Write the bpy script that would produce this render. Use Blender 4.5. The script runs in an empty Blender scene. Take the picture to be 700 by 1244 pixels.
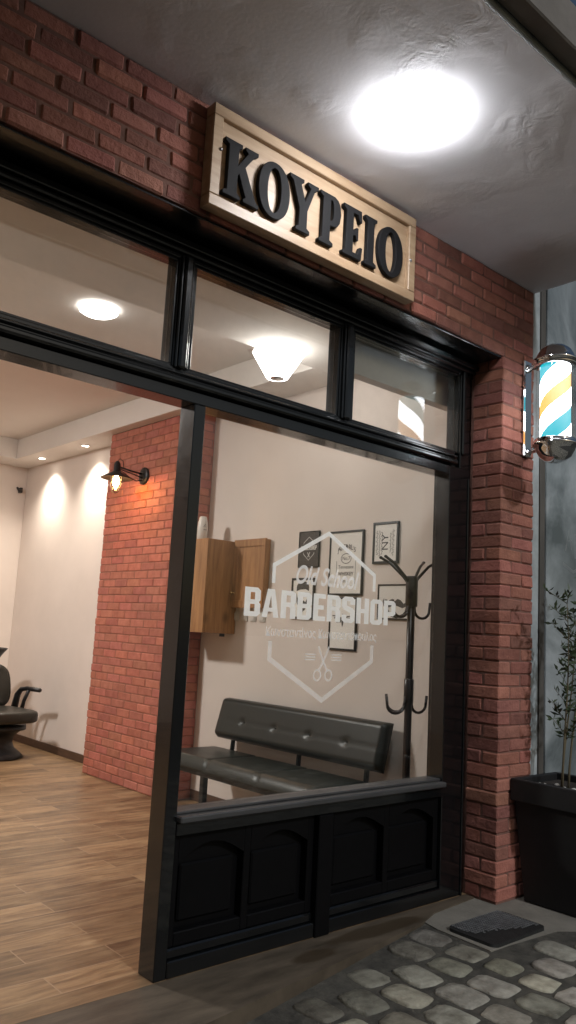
import bpy, math, random
from mathutils import Vector
random.seed(7)
PI = math.pi
S = bpy.context.scene
COL = S.collection

# ------------------------------------------------------------------ materials
MATS = {}
def nodes(name):
    m = bpy.data.materials.new(name); m.use_nodes = True
    nt = m.node_tree; nt.nodes.clear()
    out = nt.nodes.new('ShaderNodeOutputMaterial')
    MATS[name] = m
    return m, nt, out
def N(nt, t, **kw):
    n = nt.nodes.new(t)
    for k, v in kw.items():
        if k in n.inputs: n.inputs[k].default_value = v
        else: setattr(n, k, v)
    return n
def L(nt, a, ao, b, bi): nt.links.new(a.outputs[ao], b.inputs[bi])
def pmat(name, col, rough=.5, metal=0., var=.25, vs=6., bump=.2, bs=40., bd=.002, tint=False, coat=0., spec=.5, stretch=(1, 1, 1), col2=None, rvar=.1):
    m, nt, out = nodes(name)
    p = N(nt, 'ShaderNodeBsdfPrincipled', Roughness=rough, Metallic=metal)
    p.inputs['Specular IOR Level'].default_value = spec
    p.inputs['Coat Weight'].default_value = coat
    L(nt, p, 0, out, 0)
    tc = N(nt, 'ShaderNodeTexCoord'); mp = N(nt, 'ShaderNodeMapping'); mp.inputs['Scale'].default_value = stretch
    L(nt, tc, 'Object', mp, 'Vector')
    n1 = N(nt, 'ShaderNodeTexNoise', Scale=vs, Detail=6., Roughness=.6); L(nt, mp, 0, n1, 'Vector')
    mr = N(nt, 'ShaderNodeMapRange'); mr.inputs[1].default_value = .3; mr.inputs[2].default_value = .7
    L(nt, n1, 0, mr, 0)
    mx = N(nt, 'ShaderNodeMix', data_type='RGBA')
    c2 = col2 or tuple(c * (1 - var) for c in col)
    c1 = col if col2 else tuple(min(1, c * (1 + var * .6)) for c in col)
    mx.inputs[6].default_value = (*c1, 1); mx.inputs[7].default_value = (*c2, 1)
    L(nt, mr, 0, mx, 0)
    last = (mx, 2)
    if tint:
        at = N(nt, 'ShaderNodeAttribute', attribute_name='tint')
        ml = N(nt, 'ShaderNodeMix', data_type='RGBA', blend_type='MULTIPLY'); ml.inputs[0].default_value = 1
        L(nt, mx, 2, ml, 6); L(nt, at, 'Color', ml, 7); last = (ml, 2)
    L(nt, last[0], last[1], p, 'Base Color')
    if rvar:
        r2 = N(nt, 'ShaderNodeMapRange'); r2.inputs[3].default_value = max(0, rough - rvar); r2.inputs[4].default_value = min(1, rough + rvar)
        L(nt, n1, 0, r2, 0); L(nt, r2, 0, p, 'Roughness')
    if bump:
        n2 = N(nt, 'ShaderNodeTexNoise', Scale=bs, Detail=5., Roughness=.65); L(nt, mp, 0, n2, 'Vector')
        b = N(nt, 'ShaderNodeBump', Strength=bump, Distance=bd); L(nt, n2, 0, b, 'Height'); L(nt, b, 0, p, 'Normal')
    return m
def emat(name, col, strength, base=(.8, .8, .8)):
    m, nt, out = nodes(name)
    p = N(nt, 'ShaderNodeBsdfPrincipled', Roughness=.4)
    p.inputs['Base Color'].default_value = (*base, 1)
    p.inputs['Emission Color'].default_value = (*col, 1); p.inputs['Emission Strength'].default_value = strength
    L(nt, p, 0, out, 0); return m
def glassmat(name, r0=.045, kf=1., tint=(.97, .98, .97), rough=.0, waves=True, dirt=.0):
    m, nt, out = nodes(name)
    g = N(nt, 'ShaderNodeNewGeometry')
    dt = N(nt, 'ShaderNodeVectorMath', operation='DOT_PRODUCT')
    L(nt, g, 'Incoming', dt, 0); L(nt, g, 'Normal', dt, 1)
    ab = N(nt, 'ShaderNodeMath', operation='ABSOLUTE'); L(nt, dt, 'Value', ab, 0)
    om = N(nt, 'ShaderNodeMath', operation='SUBTRACT'); om.inputs[0].default_value = 1; L(nt, ab, 0, om, 1)
    pw = N(nt, 'ShaderNodeMath', operation='POWER'); L(nt, om, 0, pw, 0); pw.inputs[1].default_value = 5
    ma = N(nt, 'ShaderNodeMath', operation='MULTIPLY_ADD'); L(nt, pw, 0, ma, 0); ma.inputs[1].default_value = (1 - r0) * kf; ma.inputs[2].default_value = r0
    tr = N(nt, 'ShaderNodeBsdfTransparent', Color=(*tint, 1)); gl = N(nt, 'ShaderNodeBsdfGlossy', Roughness=rough, Color=(1, 1, 1, 1))
    if waves:
        tc = N(nt, 'ShaderNodeTexCoord'); n2 = N(nt, 'ShaderNodeTexNoise', Scale=1.8, Detail=1.); L(nt, tc, 'Object', n2, 'Vector')
        b = N(nt, 'ShaderNodeBump', Strength=.12, Distance=.01); L(nt, n2, 0, b, 'Height'); L(nt, b, 0, gl, 'Normal')
    mx = N(nt, 'ShaderNodeMixShader'); L(nt, ma, 0, mx, 0); L(nt, tr, 0, mx, 1); L(nt, gl, 0, mx, 2)
    if dirt:
        df = N(nt, 'ShaderNodeBsdfDiffuse', Color=(.6, .6, .58, 1)); tc = N(nt, 'ShaderNodeTexCoord')
        n3 = N(nt, 'ShaderNodeTexNoise', Scale=5., Detail=8., Roughness=.7); L(nt, tc, 'Object', n3, 'Vector')
        r3 = N(nt, 'ShaderNodeMapRange'); r3.inputs[1].default_value = .4; r3.inputs[2].default_value = .8; r3.inputs[4].default_value = dirt
        L(nt, n3, 0, r3, 0); m2 = N(nt, 'ShaderNodeMixShader'); L(nt, r3, 0, m2, 0); L(nt, mx, 0, m2, 1); L(nt, df, 0, m2, 2); mx = m2
    L(nt, mx, 0, out, 0); return m
def vinyl(name, alpha, col=(.78, .82, .86)):
    m, nt, out = nodes(name)
    d = N(nt, 'ShaderNodeBsdfDiffuse', Color=(*col, 1)); tl = N(nt, 'ShaderNodeBsdfTranslucent', Color=(*col, 1)); t = N(nt, 'ShaderNodeBsdfTransparent')
    a = N(nt, 'ShaderNodeMixShader', Fac=.72); L(nt, d, 0, a, 1); L(nt, tl, 0, a, 2)
    tc = N(nt, 'ShaderNodeTexCoord'); n = N(nt, 'ShaderNodeTexNoise', Scale=30., Detail=4.); L(nt, tc, 'Object', n, 'Vector')
    r = N(nt, 'ShaderNodeMapRange'); r.inputs[3].default_value = alpha - .1; r.inputs[4].default_value = min(1, alpha + .1); L(nt, n, 0, r, 0)
    mx = N(nt, 'ShaderNodeMixShader'); L(nt, r, 0, mx, 0); L(nt, t, 0, mx, 1); L(nt, a, 0, mx, 2); L(nt, mx, 0, out, 0); return m

pmat('brick_out', (.35, .14, .10), .85, var=.35, vs=14, bump=1., bs=38, bd=.009, tint=True, col2=(.25, .095, .07))
pmat('brick_in', (.50, .18, .125), .8, var=.3, vs=14, bump=.6, bs=60, bd=.004, tint=True, col2=(.37, .125, .085))
pmat('mortar', (.17, .085, .065), .95, vs=20, bump=.6, bs=80, bd=.004)
pmat('mortar_in', (.30, .13, .09), .95, vs=20, bump=.5, bs=80, bd=.003)
pmat('black_paint', (.004, .0045, .005), .2, var=.3, vs=8, bump=.25, bs=55, bd=.0015, coat=.35)
pmat('black_panel', (.002, .002, .0025), .5, var=.3, vs=8, bump=.25, bs=55, bd=.0015, spec=.12)
pmat('worn_paint', (.05, .05, .05), .4, vs=10, bump=.3, bs=30, bd=.002, stretch=(.6, 6, 6), col2=(.03, .03, .032))
pmat('plaster_in', (.78, .70, .645), .85, var=.05, vs=2, bump=.12, bs=90, bd=.001)
pmat('ceiling_in', (.78, .74, .70), .9, var=.03, vs=2, bump=.06, bs=60, bd=.001)
pmat('skirting', (.10, .055, .035), .45, vs=8, stretch=(1, 1, 6))
pmat('black_leather', (.013, .016, .013), .38, var=.2, vs=6, bump=.25, bs=120, bd=.001)
pmat('brown_leather', (.022, .020, .015), .4, var=.2, vs=6, bump=.2, bs=90, bd=.001)
pmat('black_metal', (.010, .010, .011), .42, vs=10, bump=.1)
pmat('rack_metal', (.014, .008, .007), .3, vs=10, bump=.05)
pmat('white_plastic', (.75, .72, .68), .4, var=.05, bump=0)
pmat('ceramic', (.78, .74, .70), .35, var=.05, bump=.05)
pmat('ink', (.03, .03, .03), .6, var=.1, bump=0)
pmat('ink_white', (.75, .74, .72), .6, var=.05, bump=0)
pmat('paper', (.92, .90, .86), .7, var=.04, bump=0)
pmat('paper_black', (.03, .022, .022), .35, var=.1, bump=0)
pmat('frame_black', (.012, .011, .011), .3, bump=0)
pmat('chrome', (.75, .75, .76), .07, 1., var=.05, bump=0, rvar=.03)
pmat('plant_pot', (.004, .004, .005), .6, vs=20, bump=.15, bs=60)
pmat('soil', (.03, .022, .016), .95, bump=1., bs=60, bd=.02)
pmat('pebbles', (.55, .54, .5), .8)
pmat('leaf', (.035, .055, .022), .5, var=.4, vs=30, bump=0, col2=(.03, .045, .02))
pmat('bark', (.10, .08, .045), .9)
pmat('rubber', (.006, .006, .006), .6, var=.5, vs=16, bump=1., bs=160, bd=.006)
pmat('grip_rubber', (.11, .112, .115), .35, var=.5, vs=30, bump=1., bs=130, bd=.008)
pmat('stone_strip', (.33, .36, .37), .6, var=.3, vs=8, bump=.5, bs=30)
pmat('rust_strip', (.075, .068, .06), .6, var=.35, vs=9, bump=.4, bs=30, stretch=(1, 1, .3))
pmat('sign_letter', (.007, .007, .008), .75, var=.1, bump=.05, spec=.2)
pmat('brass', (.6, .42, .2), .25, 1.)
pmat('screw', (.4, .4, .4), .3, 1.)
pmat('cement', (.17, .155, .13), .9, var=.3, vs=5, bump=.6, bs=40, bd=.006)
pmat('slab_edge', (.16, .145, .13), .85, var=.25, vs=4, bump=.5, bs=25, bd=.006)
glassmat('glass'); glassmat('glass_transom', r0=.05, dirt=.05); glassmat('glass_tube', r0=.03, kf=.6, waves=False)
glassmat('glass_poster', r0=.02, kf=.3, waves=False, tint=(1, 1, 1))
vinyl('vinyl', .96, (.90, .97, 1.)); vinyl('vinyl_faint', .5, (.88, .95, 1.)); vinyl('vinyl_mid', .75, (.9, .96, 1.))
vinyl('chalk', .5, (.6, .62, .62))
emat('lamp_out', (.98, .98, 1), 88)
emat('lamp_in', (1, .955, .91), 300)
emat('glow_cone', (1, .96, .92), 15)
emat('glow_disc', (1, .96, .92), 9)
emat('spot_em', (1, .88, .72), 30)
emat('bulb_em', (1, .50, .18), 220)

def canopy_mat():
    m, nt, out = nodes('canopy_plaster')
    p = N(nt, 'ShaderNodeBsdfPrincipled', Roughness=.8); p.inputs['Specular IOR Level'].default_value = .25
    L(nt, p, 0, out, 0)
    tc = N(nt, 'ShaderNodeTexCoord')
    n1 = N(nt, 'ShaderNodeTexNoise', Scale=1.6, Detail=5.); L(nt, tc, 'Object', n1, 'Vector')
    cr = N(nt, 'ShaderNodeMix', data_type='RGBA'); cr.inputs[6].default_value = (.80, .80, .84, 1); cr.inputs[7].default_value = (.66, .66, .69, 1)
    mr = N(nt, 'ShaderNodeMapRange'); mr.inputs[1].default_value = .35; mr.inputs[2].default_value = .7; L(nt, n1, 0, mr, 0); L(nt, mr, 0, cr, 0); L(nt, cr, 2, p, 'Base Color')
    # peeling blisters: broad bumps masked to patches, plus fine trowel marks
    n2 = N(nt, 'ShaderNodeTexNoise', Scale=9., Detail=7., Roughness=.6, Distortion=1.2); L(nt, tc, 'Object', n2, 'Vector')
    n3 = N(nt, 'ShaderNodeTexNoise', Scale=2.6, Detail=2.); L(nt, tc, 'Object', n3, 'Vector')
    mk = N(nt, 'ShaderNodeMapRange'); mk.inputs[1].default_value = .5; mk.inputs[2].default_value = .66; mk.inputs[3].default_value = .08; L(nt, n3, 0, mk, 0)
    ml = N(nt, 'ShaderNodeMath', operation='MULTIPLY'); L(nt, n2, 0, ml, 0); L(nt, mk, 0, ml, 1)
    n4 = N(nt, 'ShaderNodeTexNoise', Scale=60., Detail=4.); L(nt, tc, 'Object', n4, 'Vector')
    ad = N(nt, 'ShaderNodeMath', operation='MULTIPLY_ADD'); L(nt, n4, 0, ad, 0); ad.inputs[1].default_value = .09; L(nt, ml, 0, ad, 2)
    b = N(nt, 'ShaderNodeBump', Strength=.4, Distance=.014); L(nt, ad, 0, b, 'Height'); L(nt, b, 0, p, 'Normal')
canopy_mat()

def wood_mat(name, c1, c2, axis_scale, rough=.5, knots=True, bump=.15):
    m, nt, out = nodes(name)
    p = N(nt, 'ShaderNodeBsdfPrincipled', Roughness=rough); L(nt, p, 0, out, 0)
    tc = N(nt, 'ShaderNodeTexCoord'); mp = N(nt, 'ShaderNodeMapping'); mp.inputs['Scale'].default_value = axis_scale; L(nt, tc, 'Object', mp, 'Vector')
    n1 = N(nt, 'ShaderNodeTexNoise', Scale=5., Detail=7., Roughness=.6, Distortion=.6); L(nt, mp, 0, n1, 'Vector')
    cr = N(nt, 'ShaderNodeMix', data_type='RGBA'); cr.inputs[6].default_value = (*c1, 1); cr.inputs[7].default_value = (*c2, 1)
    mr = N(nt, 'ShaderNodeMapRange'); mr.inputs[1].default_value = .35; mr.inputs[2].default_value = .68; L(nt, n1, 0, mr, 0); L(nt, mr, 0, cr, 0)
    last = cr
    if knots:
        n2 = N(nt, 'ShaderNodeTexVoronoi', Scale=3.2); mp2 = N(nt, 'ShaderNodeMapping'); mp2.inputs['Scale'].default_value = tuple(1 + (a - 1) * .12 for a in axis_scale)
        L(nt, tc, 'Object', mp2, 'Vector'); L(nt, mp2, 0, n2, 'Vector')
        m2 = N(nt, 'ShaderNodeMapRange'); m2.inputs[1].default_value = .05; m2.inputs[2].default_value = .17; m2.inputs[3].default_value = .75; m2.inputs[4].default_value = 0
        L(nt, n2, 'Distance', m2, 0)
        k = N(nt, 'ShaderNodeMix', data_type='RGBA'); k.inputs[7].default_value = (*[c * .45 for c in c2], 1); L(nt, cr, 2, k, 6); L(nt, m2, 0, k, 0); last = k
    L(nt, last, 2, p, 'Base Color')
    b = N(nt, 'ShaderNodeBump', Strength=bump, Distance=.003); L(nt, n1, 0, b, 'Height'); L(nt, b, 0, p, 'Normal')
wood_mat('sign_wood', (.43, .31, .20), (.32, .21, .125), (.6, 6, 6), .45)
wood_mat('cabinet_wood', (.46, .225, .09), (.27, .12, .045), (5, 5, .5), .5)

def floor_mat():
    m, nt, out = nodes('floor_planks')
    p = N(nt, 'ShaderNodeBsdfPrincipled', Roughness=.36); L(nt, p, 0, out, 0)
    tc = N(nt, 'ShaderNodeTexCoord')
    br = N(nt, 'ShaderNodeTexBrick', offset=.37, squash=1.)
    br.inputs['Scale'].default_value = 1.; br.inputs['Mortar Size'].default_value = .003; br.inputs['Brick Width'].default_value = .9; br.inputs['Row Height'].default_value = .15
    br.inputs['Color1'].default_value = (0, 0, 0, 1); br.inputs['Color2'].default_value = (1, 1, 1, 1); br.inputs['Mortar'].default_value = (.5, .5, .5, 1)
    L(nt, tc, 'Object', br, 'Vector')
    # grain shifted per plank
    sc = N(nt, 'ShaderNodeVectorMath', operation='SCALE'); sc.inputs['Scale'].default_value = 9.; L(nt, br, 'Color', sc, 0)
    ad = N(nt, 'ShaderNodeVectorMath', operation='ADD'); L(nt, tc, 'Object', ad, 0); L(nt, sc, 0, ad, 1)
    mp = N(nt, 'ShaderNodeMapping'); mp.inputs['Scale'].default_value = (1.3, 9, 1); L(nt, ad, 0, mp, 'Vector')
    n1 = N(nt, 'ShaderNodeTexNoise', Scale=2.2, Detail=8., Roughness=.65, Distortion=.7); L(nt, mp, 0, n1, 'Vector')
    rm = N(nt, 'ShaderNodeValToRGB'); e = rm.color_ramp.elements
    e[0].position = .27; e[0].color = (.055, .028, .013, 1); e[1].position = .75; e[1].color = (.40, .275, .155, 1)
    q = rm.color_ramp.elements.new(.42); q.color = (.17, .10, .05, 1); q = rm.color_ramp.elements.new(.56); q.color = (.28, .175, .09, 1)
    L(nt, n1, 0, rm, 0)
    rgb = N(nt, 'ShaderNodeRGBToBW'); L(nt, br, 'Color', rgb, 0)
    v = N(nt, 'ShaderNodeMapRange'); v.inputs[3].default_value = .68; v.inputs[4].default_value = 1.15; L(nt, rgb, 0, v, 0)
    ml = N(nt, 'ShaderNodeVectorMath', operation='SCALE'); L(nt, rm, 0, ml, 0); L(nt, v, 0, ml, 'Scale')
    # grout line
    g = N(nt, 'ShaderNodeMix', data_type='RGBA'); g.inputs[7].default_value = (.30, .20, .12, 1); L(nt, ml, 0, g, 6)
    gf = N(nt, 'ShaderNodeMath', operation='MULTIPLY'); gf.inputs[1].default_value = .85; L(nt, br, 'Fac', gf, 0); L(nt, gf, 0, g, 0)
    L(nt, g, 2, p, 'Base Color')
    rr = N(nt, 'ShaderNodeMapRange'); rr.inputs[3].default_value = .28; rr.inputs[4].default_value = .5; L(nt, n1, 0, rr, 0); L(nt, rr, 0, p, 'Roughness')
    b = N(nt, 'ShaderNodeBump', Strength=.25, Distance=.002); L(nt, n1, 0, b, 'Height'); L(nt, b, 0, p, 'Normal')
floor_mat()

def step_mat():
    m, nt, out = nodes('step_tile')
    p = N(nt, 'ShaderNodeBsdfPrincipled', Roughness=.55); L(nt, p, 0, out, 0)
    tc = N(nt, 'ShaderNodeTexCoord'); mp = N(nt, 'ShaderNodeMapping'); mp.inputs['Scale'].default_value = (1, 4, 1); L(nt, tc, 'Object', mp, 'Vector')
    n1 = N(nt, 'ShaderNodeTexNoise', Scale=3., Detail=8., Roughness=.65); L(nt, mp, 0, n1, 'Vector')
    rm = N(nt, 'ShaderNodeValToRGB'); e = rm.color_ramp.elements
    e[0].position = .3; e[0].color = (.030, .022, .014, 1); e[1].position = .7; e[1].color = (.11, .085, .06, 1); L(nt, n1, 0, rm, 0)
    # leaf-brown wet stains with a shape of their own
    sp = N(nt, 'ShaderNodeSeparateXYZ'); L(nt, tc, 'Object', sp, 0)
    nn = N(nt, 'ShaderNodeTexNoise', Scale=7., Detail=4.); L(nt, tc, 'Object', nn, 'Vector')
    def blob(cx, cy, rx, ry):
        c = N(nt, 'ShaderNodeVectorMath', operation='SUBTRACT'); L(nt, tc, 'Object', c, 0); c.inputs[1].default_value = (cx, cy, 0)
        s = N(nt, 'ShaderNodeVectorMath', operation='MULTIPLY'); L(nt, c, 0, s, 0); s.inputs[1].default_value = (1 / rx, 1 / ry, 0)
        l = N(nt, 'ShaderNodeVectorMath', operation='LENGTH'); L(nt, s, 0, l, 0)
        a = N(nt, 'ShaderNodeMath', operation='MULTIPLY_ADD'); L(nt, nn, 0, a, 0); a.inputs[1].default_value = .9; L(nt, l, 'Value', a, 2)
        r = N(nt, 'ShaderNodeMapRange'); r.inputs[1].default_value = 1.2; r.inputs[2].default_value = 1.5; r.inputs[3].default_value = .8; r.inputs[4].default_value = 0; L(nt, a, 'Value', r, 0); return r
    b1 = blob(2.88, .10, .34, .055); b2 = blob(2.45, .045, .13, .05)
    mx = N(nt, 'ShaderNodeMath', operation='MAXIMUM'); L(nt, b1, 0, mx, 0); L(nt, b2, 0, mx, 1)
    g = N(nt, 'ShaderNodeMix', data_type='RGBA'); g.inputs[7].default_value = (.03, .018, .007, 1); L(nt, rm, 0, g, 6); L(nt, mx, 0, g, 0)
    L(nt, g, 2, p, 'Base Color')
    b = N(nt, 'ShaderNodeBump', Strength=.4, Distance=.004); L(nt, n1, 0, b, 'Height'); L(nt, b, 0, p, 'Normal')
step_mat()
pmat('cobble', (.45, .43, .36), .6, var=.4, vs=12, bump=.8, bs=45, bd=.011, tint=True, col2=(.15, .135, .105), rvar=.2)
pmat('joint', (.055, .05, .04), .95, var=.6, vs=14, bump=1., bs=40, bd=.01)

def marble_mat():
    m, nt, out = nodes('smoky_panel')
    p = N(nt, 'ShaderNodeBsdfPrincipled', Roughness=.22); L(nt, p, 0, out, 0)
    tc = N(nt, 'ShaderNodeTexCoord')
    n1 = N(nt, 'ShaderNodeTexNoise', Scale=1.5, Detail=8., Roughness=.6, Distortion=.5); L(nt, tc, 'Object', n1, 'Vector')
    rm = N(nt, 'ShaderNodeValToRGB'); e = rm.color_ramp.elements
    e[0].position = .38; e[0].color = (.09, .105, .11, 1); e[1].position = .72; e[1].color = (.40, .43, .45, 1)
    q = rm.color_ramp.elements.new(.52); q.color = (.20, .225, .235, 1)
    L(nt, n1, 0, rm, 0); L(nt, rm, 0, p, 'Base Color')
    b = N(nt, 'ShaderNodeBump', Strength=.2, Distance=.01); L(nt, n1, 0, b, 'Height'); L(nt, b, 0, p, 'Normal')
marble_mat()

def stripe_mat():
    m, nt, out = nodes('pole_stripes')
    tc = N(nt, 'ShaderNodeTexCoord'); sp = N(nt, 'ShaderNodeSeparateXYZ'); L(nt, tc, 'Object', sp, 0)
    at = N(nt, 'ShaderNodeMath', operation='ARCTAN2'); L(nt, sp, 'Y', at, 0); L(nt, sp, 'X', at, 1)
    a = N(nt, 'ShaderNodeMath', operation='DIVIDE'); L(nt, at, 0, a, 0); a.inputs[1].default_value = 2 * PI
    z = N(nt, 'ShaderNodeMath', operation='DIVIDE'); L(nt, sp, 'Z', z, 0); z.inputs[1].default_value = .40
    d = N(nt, 'ShaderNodeMath', operation='SUBTRACT'); L(nt, z, 0, d, 0); L(nt, a, 0, d, 1)
    o = N(nt, 'ShaderNodeMath', operation='ADD'); L(nt, d, 0, o, 0); o.inputs[1].default_value = 3.0 + PHASE
    f = N(nt, 'ShaderNodeMath', operation='FRACT'); L(nt, o, 0, f, 0)
    rm = N(nt, 'ShaderNodeValToRGB'); rm.color_ramp.interpolation = 'CONSTANT'; e = rm.color_ramp.elements
    W = (6.4, 6.7, 7.2, 1)
    e[0].position = 0; e[0].color = (.0, .36, .45, 1); e[1].position = .24; e[1].color = W
    for pos, c in ((.5, (.95, .40, .045, 1)), (.71, W)):
        q = rm.color_ramp.elements.new(pos); q.color = c
    L(nt, f, 0, rm, 0)
    p = N(nt, 'ShaderNodeBsdfPrincipled', Roughness=.5); L(nt, p, 0, out, 0)
    p.inputs['Base Color'].default_value = (.6, .6, .6, 1); L(nt, rm, 0, p, 'Emission Color'); p.inputs['Emission Strength'].default_value = 1.5
PHASE = .1
stripe_mat()

# ------------------------------------------------------------------ geometry helpers
class MB:
    def __init__(s): s.v = []; s.f = []; s.c = []; s.sm = []
    def add(s, vs, fs, tint=None, smooth=False):
        o = len(s.v); s.v += [tuple(p) for p in vs]; s.f += [tuple(i + o for i in f) for f in fs]
        s.c += [tint or (1, 1, 1)] * len(vs); s.sm += [smooth] * len(fs); return s
    def box(s, x0, x1, y0, y1, z0, z1, b=.002, jit=0, tint=None):
        lo = (min(x0, x1), min(y0, y1), min(z0, z1)); hi = (max(x0, x1), max(y0, y1), max(z0, z1))
        b = min(b, .45 * min(hi[i] - lo[i] for i in range(3)))
        idx = {}; vs = []
        for cx in (0, 1):
            for cy in (0, 1):
                for cz in (0, 1):
                    c = (cx, cy, cz)
                    jj = [random.uniform(-jit, jit) for _ in range(3)]
                    for k in range(3):     # vertex lying on face k
                        p = []
                        for i in range(3):
                            q = hi[i] if c[i] else lo[i]
                            if i != k: q += -b if c[i] else b
                            p.append(q + jj[i])
                        idx[(c, k)] = len(vs); vs.append(p)
        fs = []
        for k in range(3):
            a, d = [i for i in range(3) if i != k]
            for sgn in (0, 1):
                loop = []
                for (u, w) in ((0, 0), (1, 0), (1, 1), (0, 1)):
                    c = [0, 0, 0]; c[k] = sgn; c[a] = u; c[d] = w
                    loop.append(idx[(tuple(c), k)])
                fs.append(loop)
        for k in range(3):                 # edges along axis k
            a, d = [i for i in range(3) if i != k]
            for u in (0, 1):
                for w in (0, 1):
                    c0 = [0, 0, 0]; c0[a] = u; c0[d] = w; c1 = list(c0); c1[k] = 1
                    fs.append([idx[(tuple(c0), a)], idx[(tuple(c1), a)], idx[(tuple(c1), d)], idx[(tuple(c0), d)]])
        for cx in (0, 1):
            for cy in (0, 1):
                for cz in (0, 1):
                    fs.append([idx[((cx, cy, cz), k)] for k in range(3)])
        # orient outward from the centre
        ct = Vector([(lo[i] + hi[i]) / 2 for i in range(3)]); out = []
        for f in fs:
            P = [Vector(vs[i]) for i in f]; n = (P[1] - P[0]).cross(P[2] - P[0]); m = sum(P, Vector()) / len(P)
            out.append(f if n.dot(m - ct) > 0 else f[::-1])
        return s.add(vs, out, tint)
    def tube(s, pts, r, n=10, cap=True):
        pts = [Vector(p) for p in pts]; rs = r if isinstance(r, (list, tuple)) else [r] * len(pts)
        vs = []; fs = []; up = None
        for i, p in enumerate(pts):
            t = (pts[min(i + 1, len(pts) - 1)] - pts[max(i - 1, 0)]).normalized()
            if up is None: up = Vector((0, 0, 1)) if abs(t.z) < .9 else Vector((1, 0, 0))
            x = t.cross(up).normalized(); up = x.cross(t).normalized()
            for k in range(n):
                a = 2 * PI * k / n; vs.append(p + (x * math.cos(a) + up * math.sin(a)) * rs[i])
        for i in range(len(pts) - 1):
            for k in range(n):
                a, b = i * n + k, i * n + (k + 1) % n; fs.append((a, a + n, b + n, b))
        if cap: fs += [tuple(range(n)), tuple(range((len(pts) - 1) * n, len(pts) * n))[::-1]]
        return s.add(vs, fs, None, True)
    def lathe(s, c, prof, n=32, axis='Z', flip=1):
        vs = []; fs = []
        for (r, h) in prof:
            for k in range(n):
                a = 2 * PI * k / n; x, y, z = r * math.cos(a), r * math.sin(a), h * flip
                if axis == 'X': x, y, z = z, x, y
                if axis == 'Y': x, y, z = x, z, y
                vs.append((c[0] + x, c[1] + y, c[2] + z))
        for i in range(len(prof) - 1):
            for k in range(n):
                a, b = i * n + k, i * n + (k + 1) % n; fs.append((a, b, b + n, a + n))
        for i in (0, len(prof) - 1):
            if prof[i][0] > 1e-5: fs.append(tuple(range(i * n, i * n + n)))
        return s.add(vs, fs, None, True)
    def prism(s, poly, O, R, U, Nn, t):
        O, R, U, Nn = map(Vector, (O, R, U, Nn)); n = len(poly)
        vs = [O + R * a + U * b for a, b in poly] + [O + R * a + U * b + Nn * t for a, b in poly]
        fs = [tuple(range(n)), tuple(range(n, 2 * n))[::-1]] + [(i, (i + 1) % n, n + (i + 1) % n, n + i) for i in range(n)]
        return s.add(vs, fs)
    def build(s, name, mat, parent=None, loc=None):
        base = Vector(loc) if loc is not None else Vector((0, 0, 0))
        if parent is not None: base = world_base(parent)
        me = bpy.data.meshes.new(name); me.from_pydata([tuple(Vector(p) - base) for p in s.v], [], s.f)
        me.polygons.foreach_set('use_smooth', s.sm)
        ca = me.color_attributes.new('tint', 'FLOAT_COLOR', 'POINT')
        ca.data.foreach_set('color', [x for c in s.c for x in (*c, 1)])
        me.materials.append(MATS[mat]); me.update()
        if any(s.sm): me.shade_smooth() if False else None
        o = bpy.data.objects.new(name, me); COL.objects.link(o)
        if parent is not None: o.parent = parent
        else: o.location = base
        return o
def world_base(p):
    b = Vector((0, 0, 0))
    while p is not None: b += p.location; p = p.parent
    return b
def tag(o, label=None, cat=None, group=None, kind=None):
    if label: o['label'] = label
    if cat: o['category'] = cat
    if group: o['group'] = group
    if kind: o['kind'] = kind
    return o
def thing(name, loc, label, cat, group=None):
    o = bpy.data.objects.new(name, None); o.empty_display_size = .1; COL.objects.link(o); o.location = loc
    return tag(o, label, cat, group)
def autosmooth(o, ang=40):
    me = o.data
    me.polygons.foreach_set('use_smooth', [True] * len(me.polygons)); me.set_sharp_from_angle(angle=math.radians(ang)); return o
def struct(mb, name, mat, loc=(0, 0, 0)): return tag(mb.build(name, mat, None, loc), kind='structure')
def curve_mesh(contours, O, R, U, Nn, name, mat, parent, sx=1., sy=1., ext=.0, bev=0., mode='BOTH'):
    """flat outlines with holes -> filled, optionally extruded mesh placed in the world"""
    cu = bpy.data.curves.new(name, 'CURVE'); cu.dimensions = '2D'; cu.fill_mode = mode; cu.extrude = ext; cu.bevel_depth = bev; cu.bevel_resolution = 1
    for c in contours:
        sp = cu.splines.new('POLY'); sp.points.add(len(c) - 1)
        for i, (a, b) in enumerate(c): sp.points[i].co = (a * sx, b * sy, 0, 1)
        sp.use_cyclic_u = True
    return place_curve(cu, O, R, U, Nn, name, mat, parent)
def place_curve(cu, O, R, U, Nn, name, mat, parent):
    tmp = bpy.data.objects.new('tmp', cu); COL.objects.link(tmp)
    bpy.context.view_layer.update()
    me = bpy.data.meshes.new_from_object(tmp.evaluated_get(bpy.context.evaluated_depsgraph_get()))
    bpy.data.objects.remove(tmp)
    O, R, U, Nn = map(Vector, (O, R, U, Nn)); base = world_base(parent)
    for v in me.vertices: v.co = O + R * v.co.x + U * v.co.y + Nn * v.co.z - base
    if Vector(R).cross(U).dot(Nn) < 0: me.flip_normals()
    me.name = name; me.materials.clear(); me.materials.append(MATS[mat])
    o = bpy.data.objects.new(name, me); COL.objects.link(o); o.parent = parent
    return o
def text(body, size, O, R, U, Nn, name, mat, parent, shear=0., bold=0., align='CENTER', xs=1.):
    cu = bpy.data.curves.new(name, 'FONT'); cu.body = body; cu.size = size; cu.shear = shear; cu.offset = bold; cu.align_x = align
    R = Vector(R) * xs
    return place_curve(cu, O, R, U, Nn, name, mat, parent)
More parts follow.
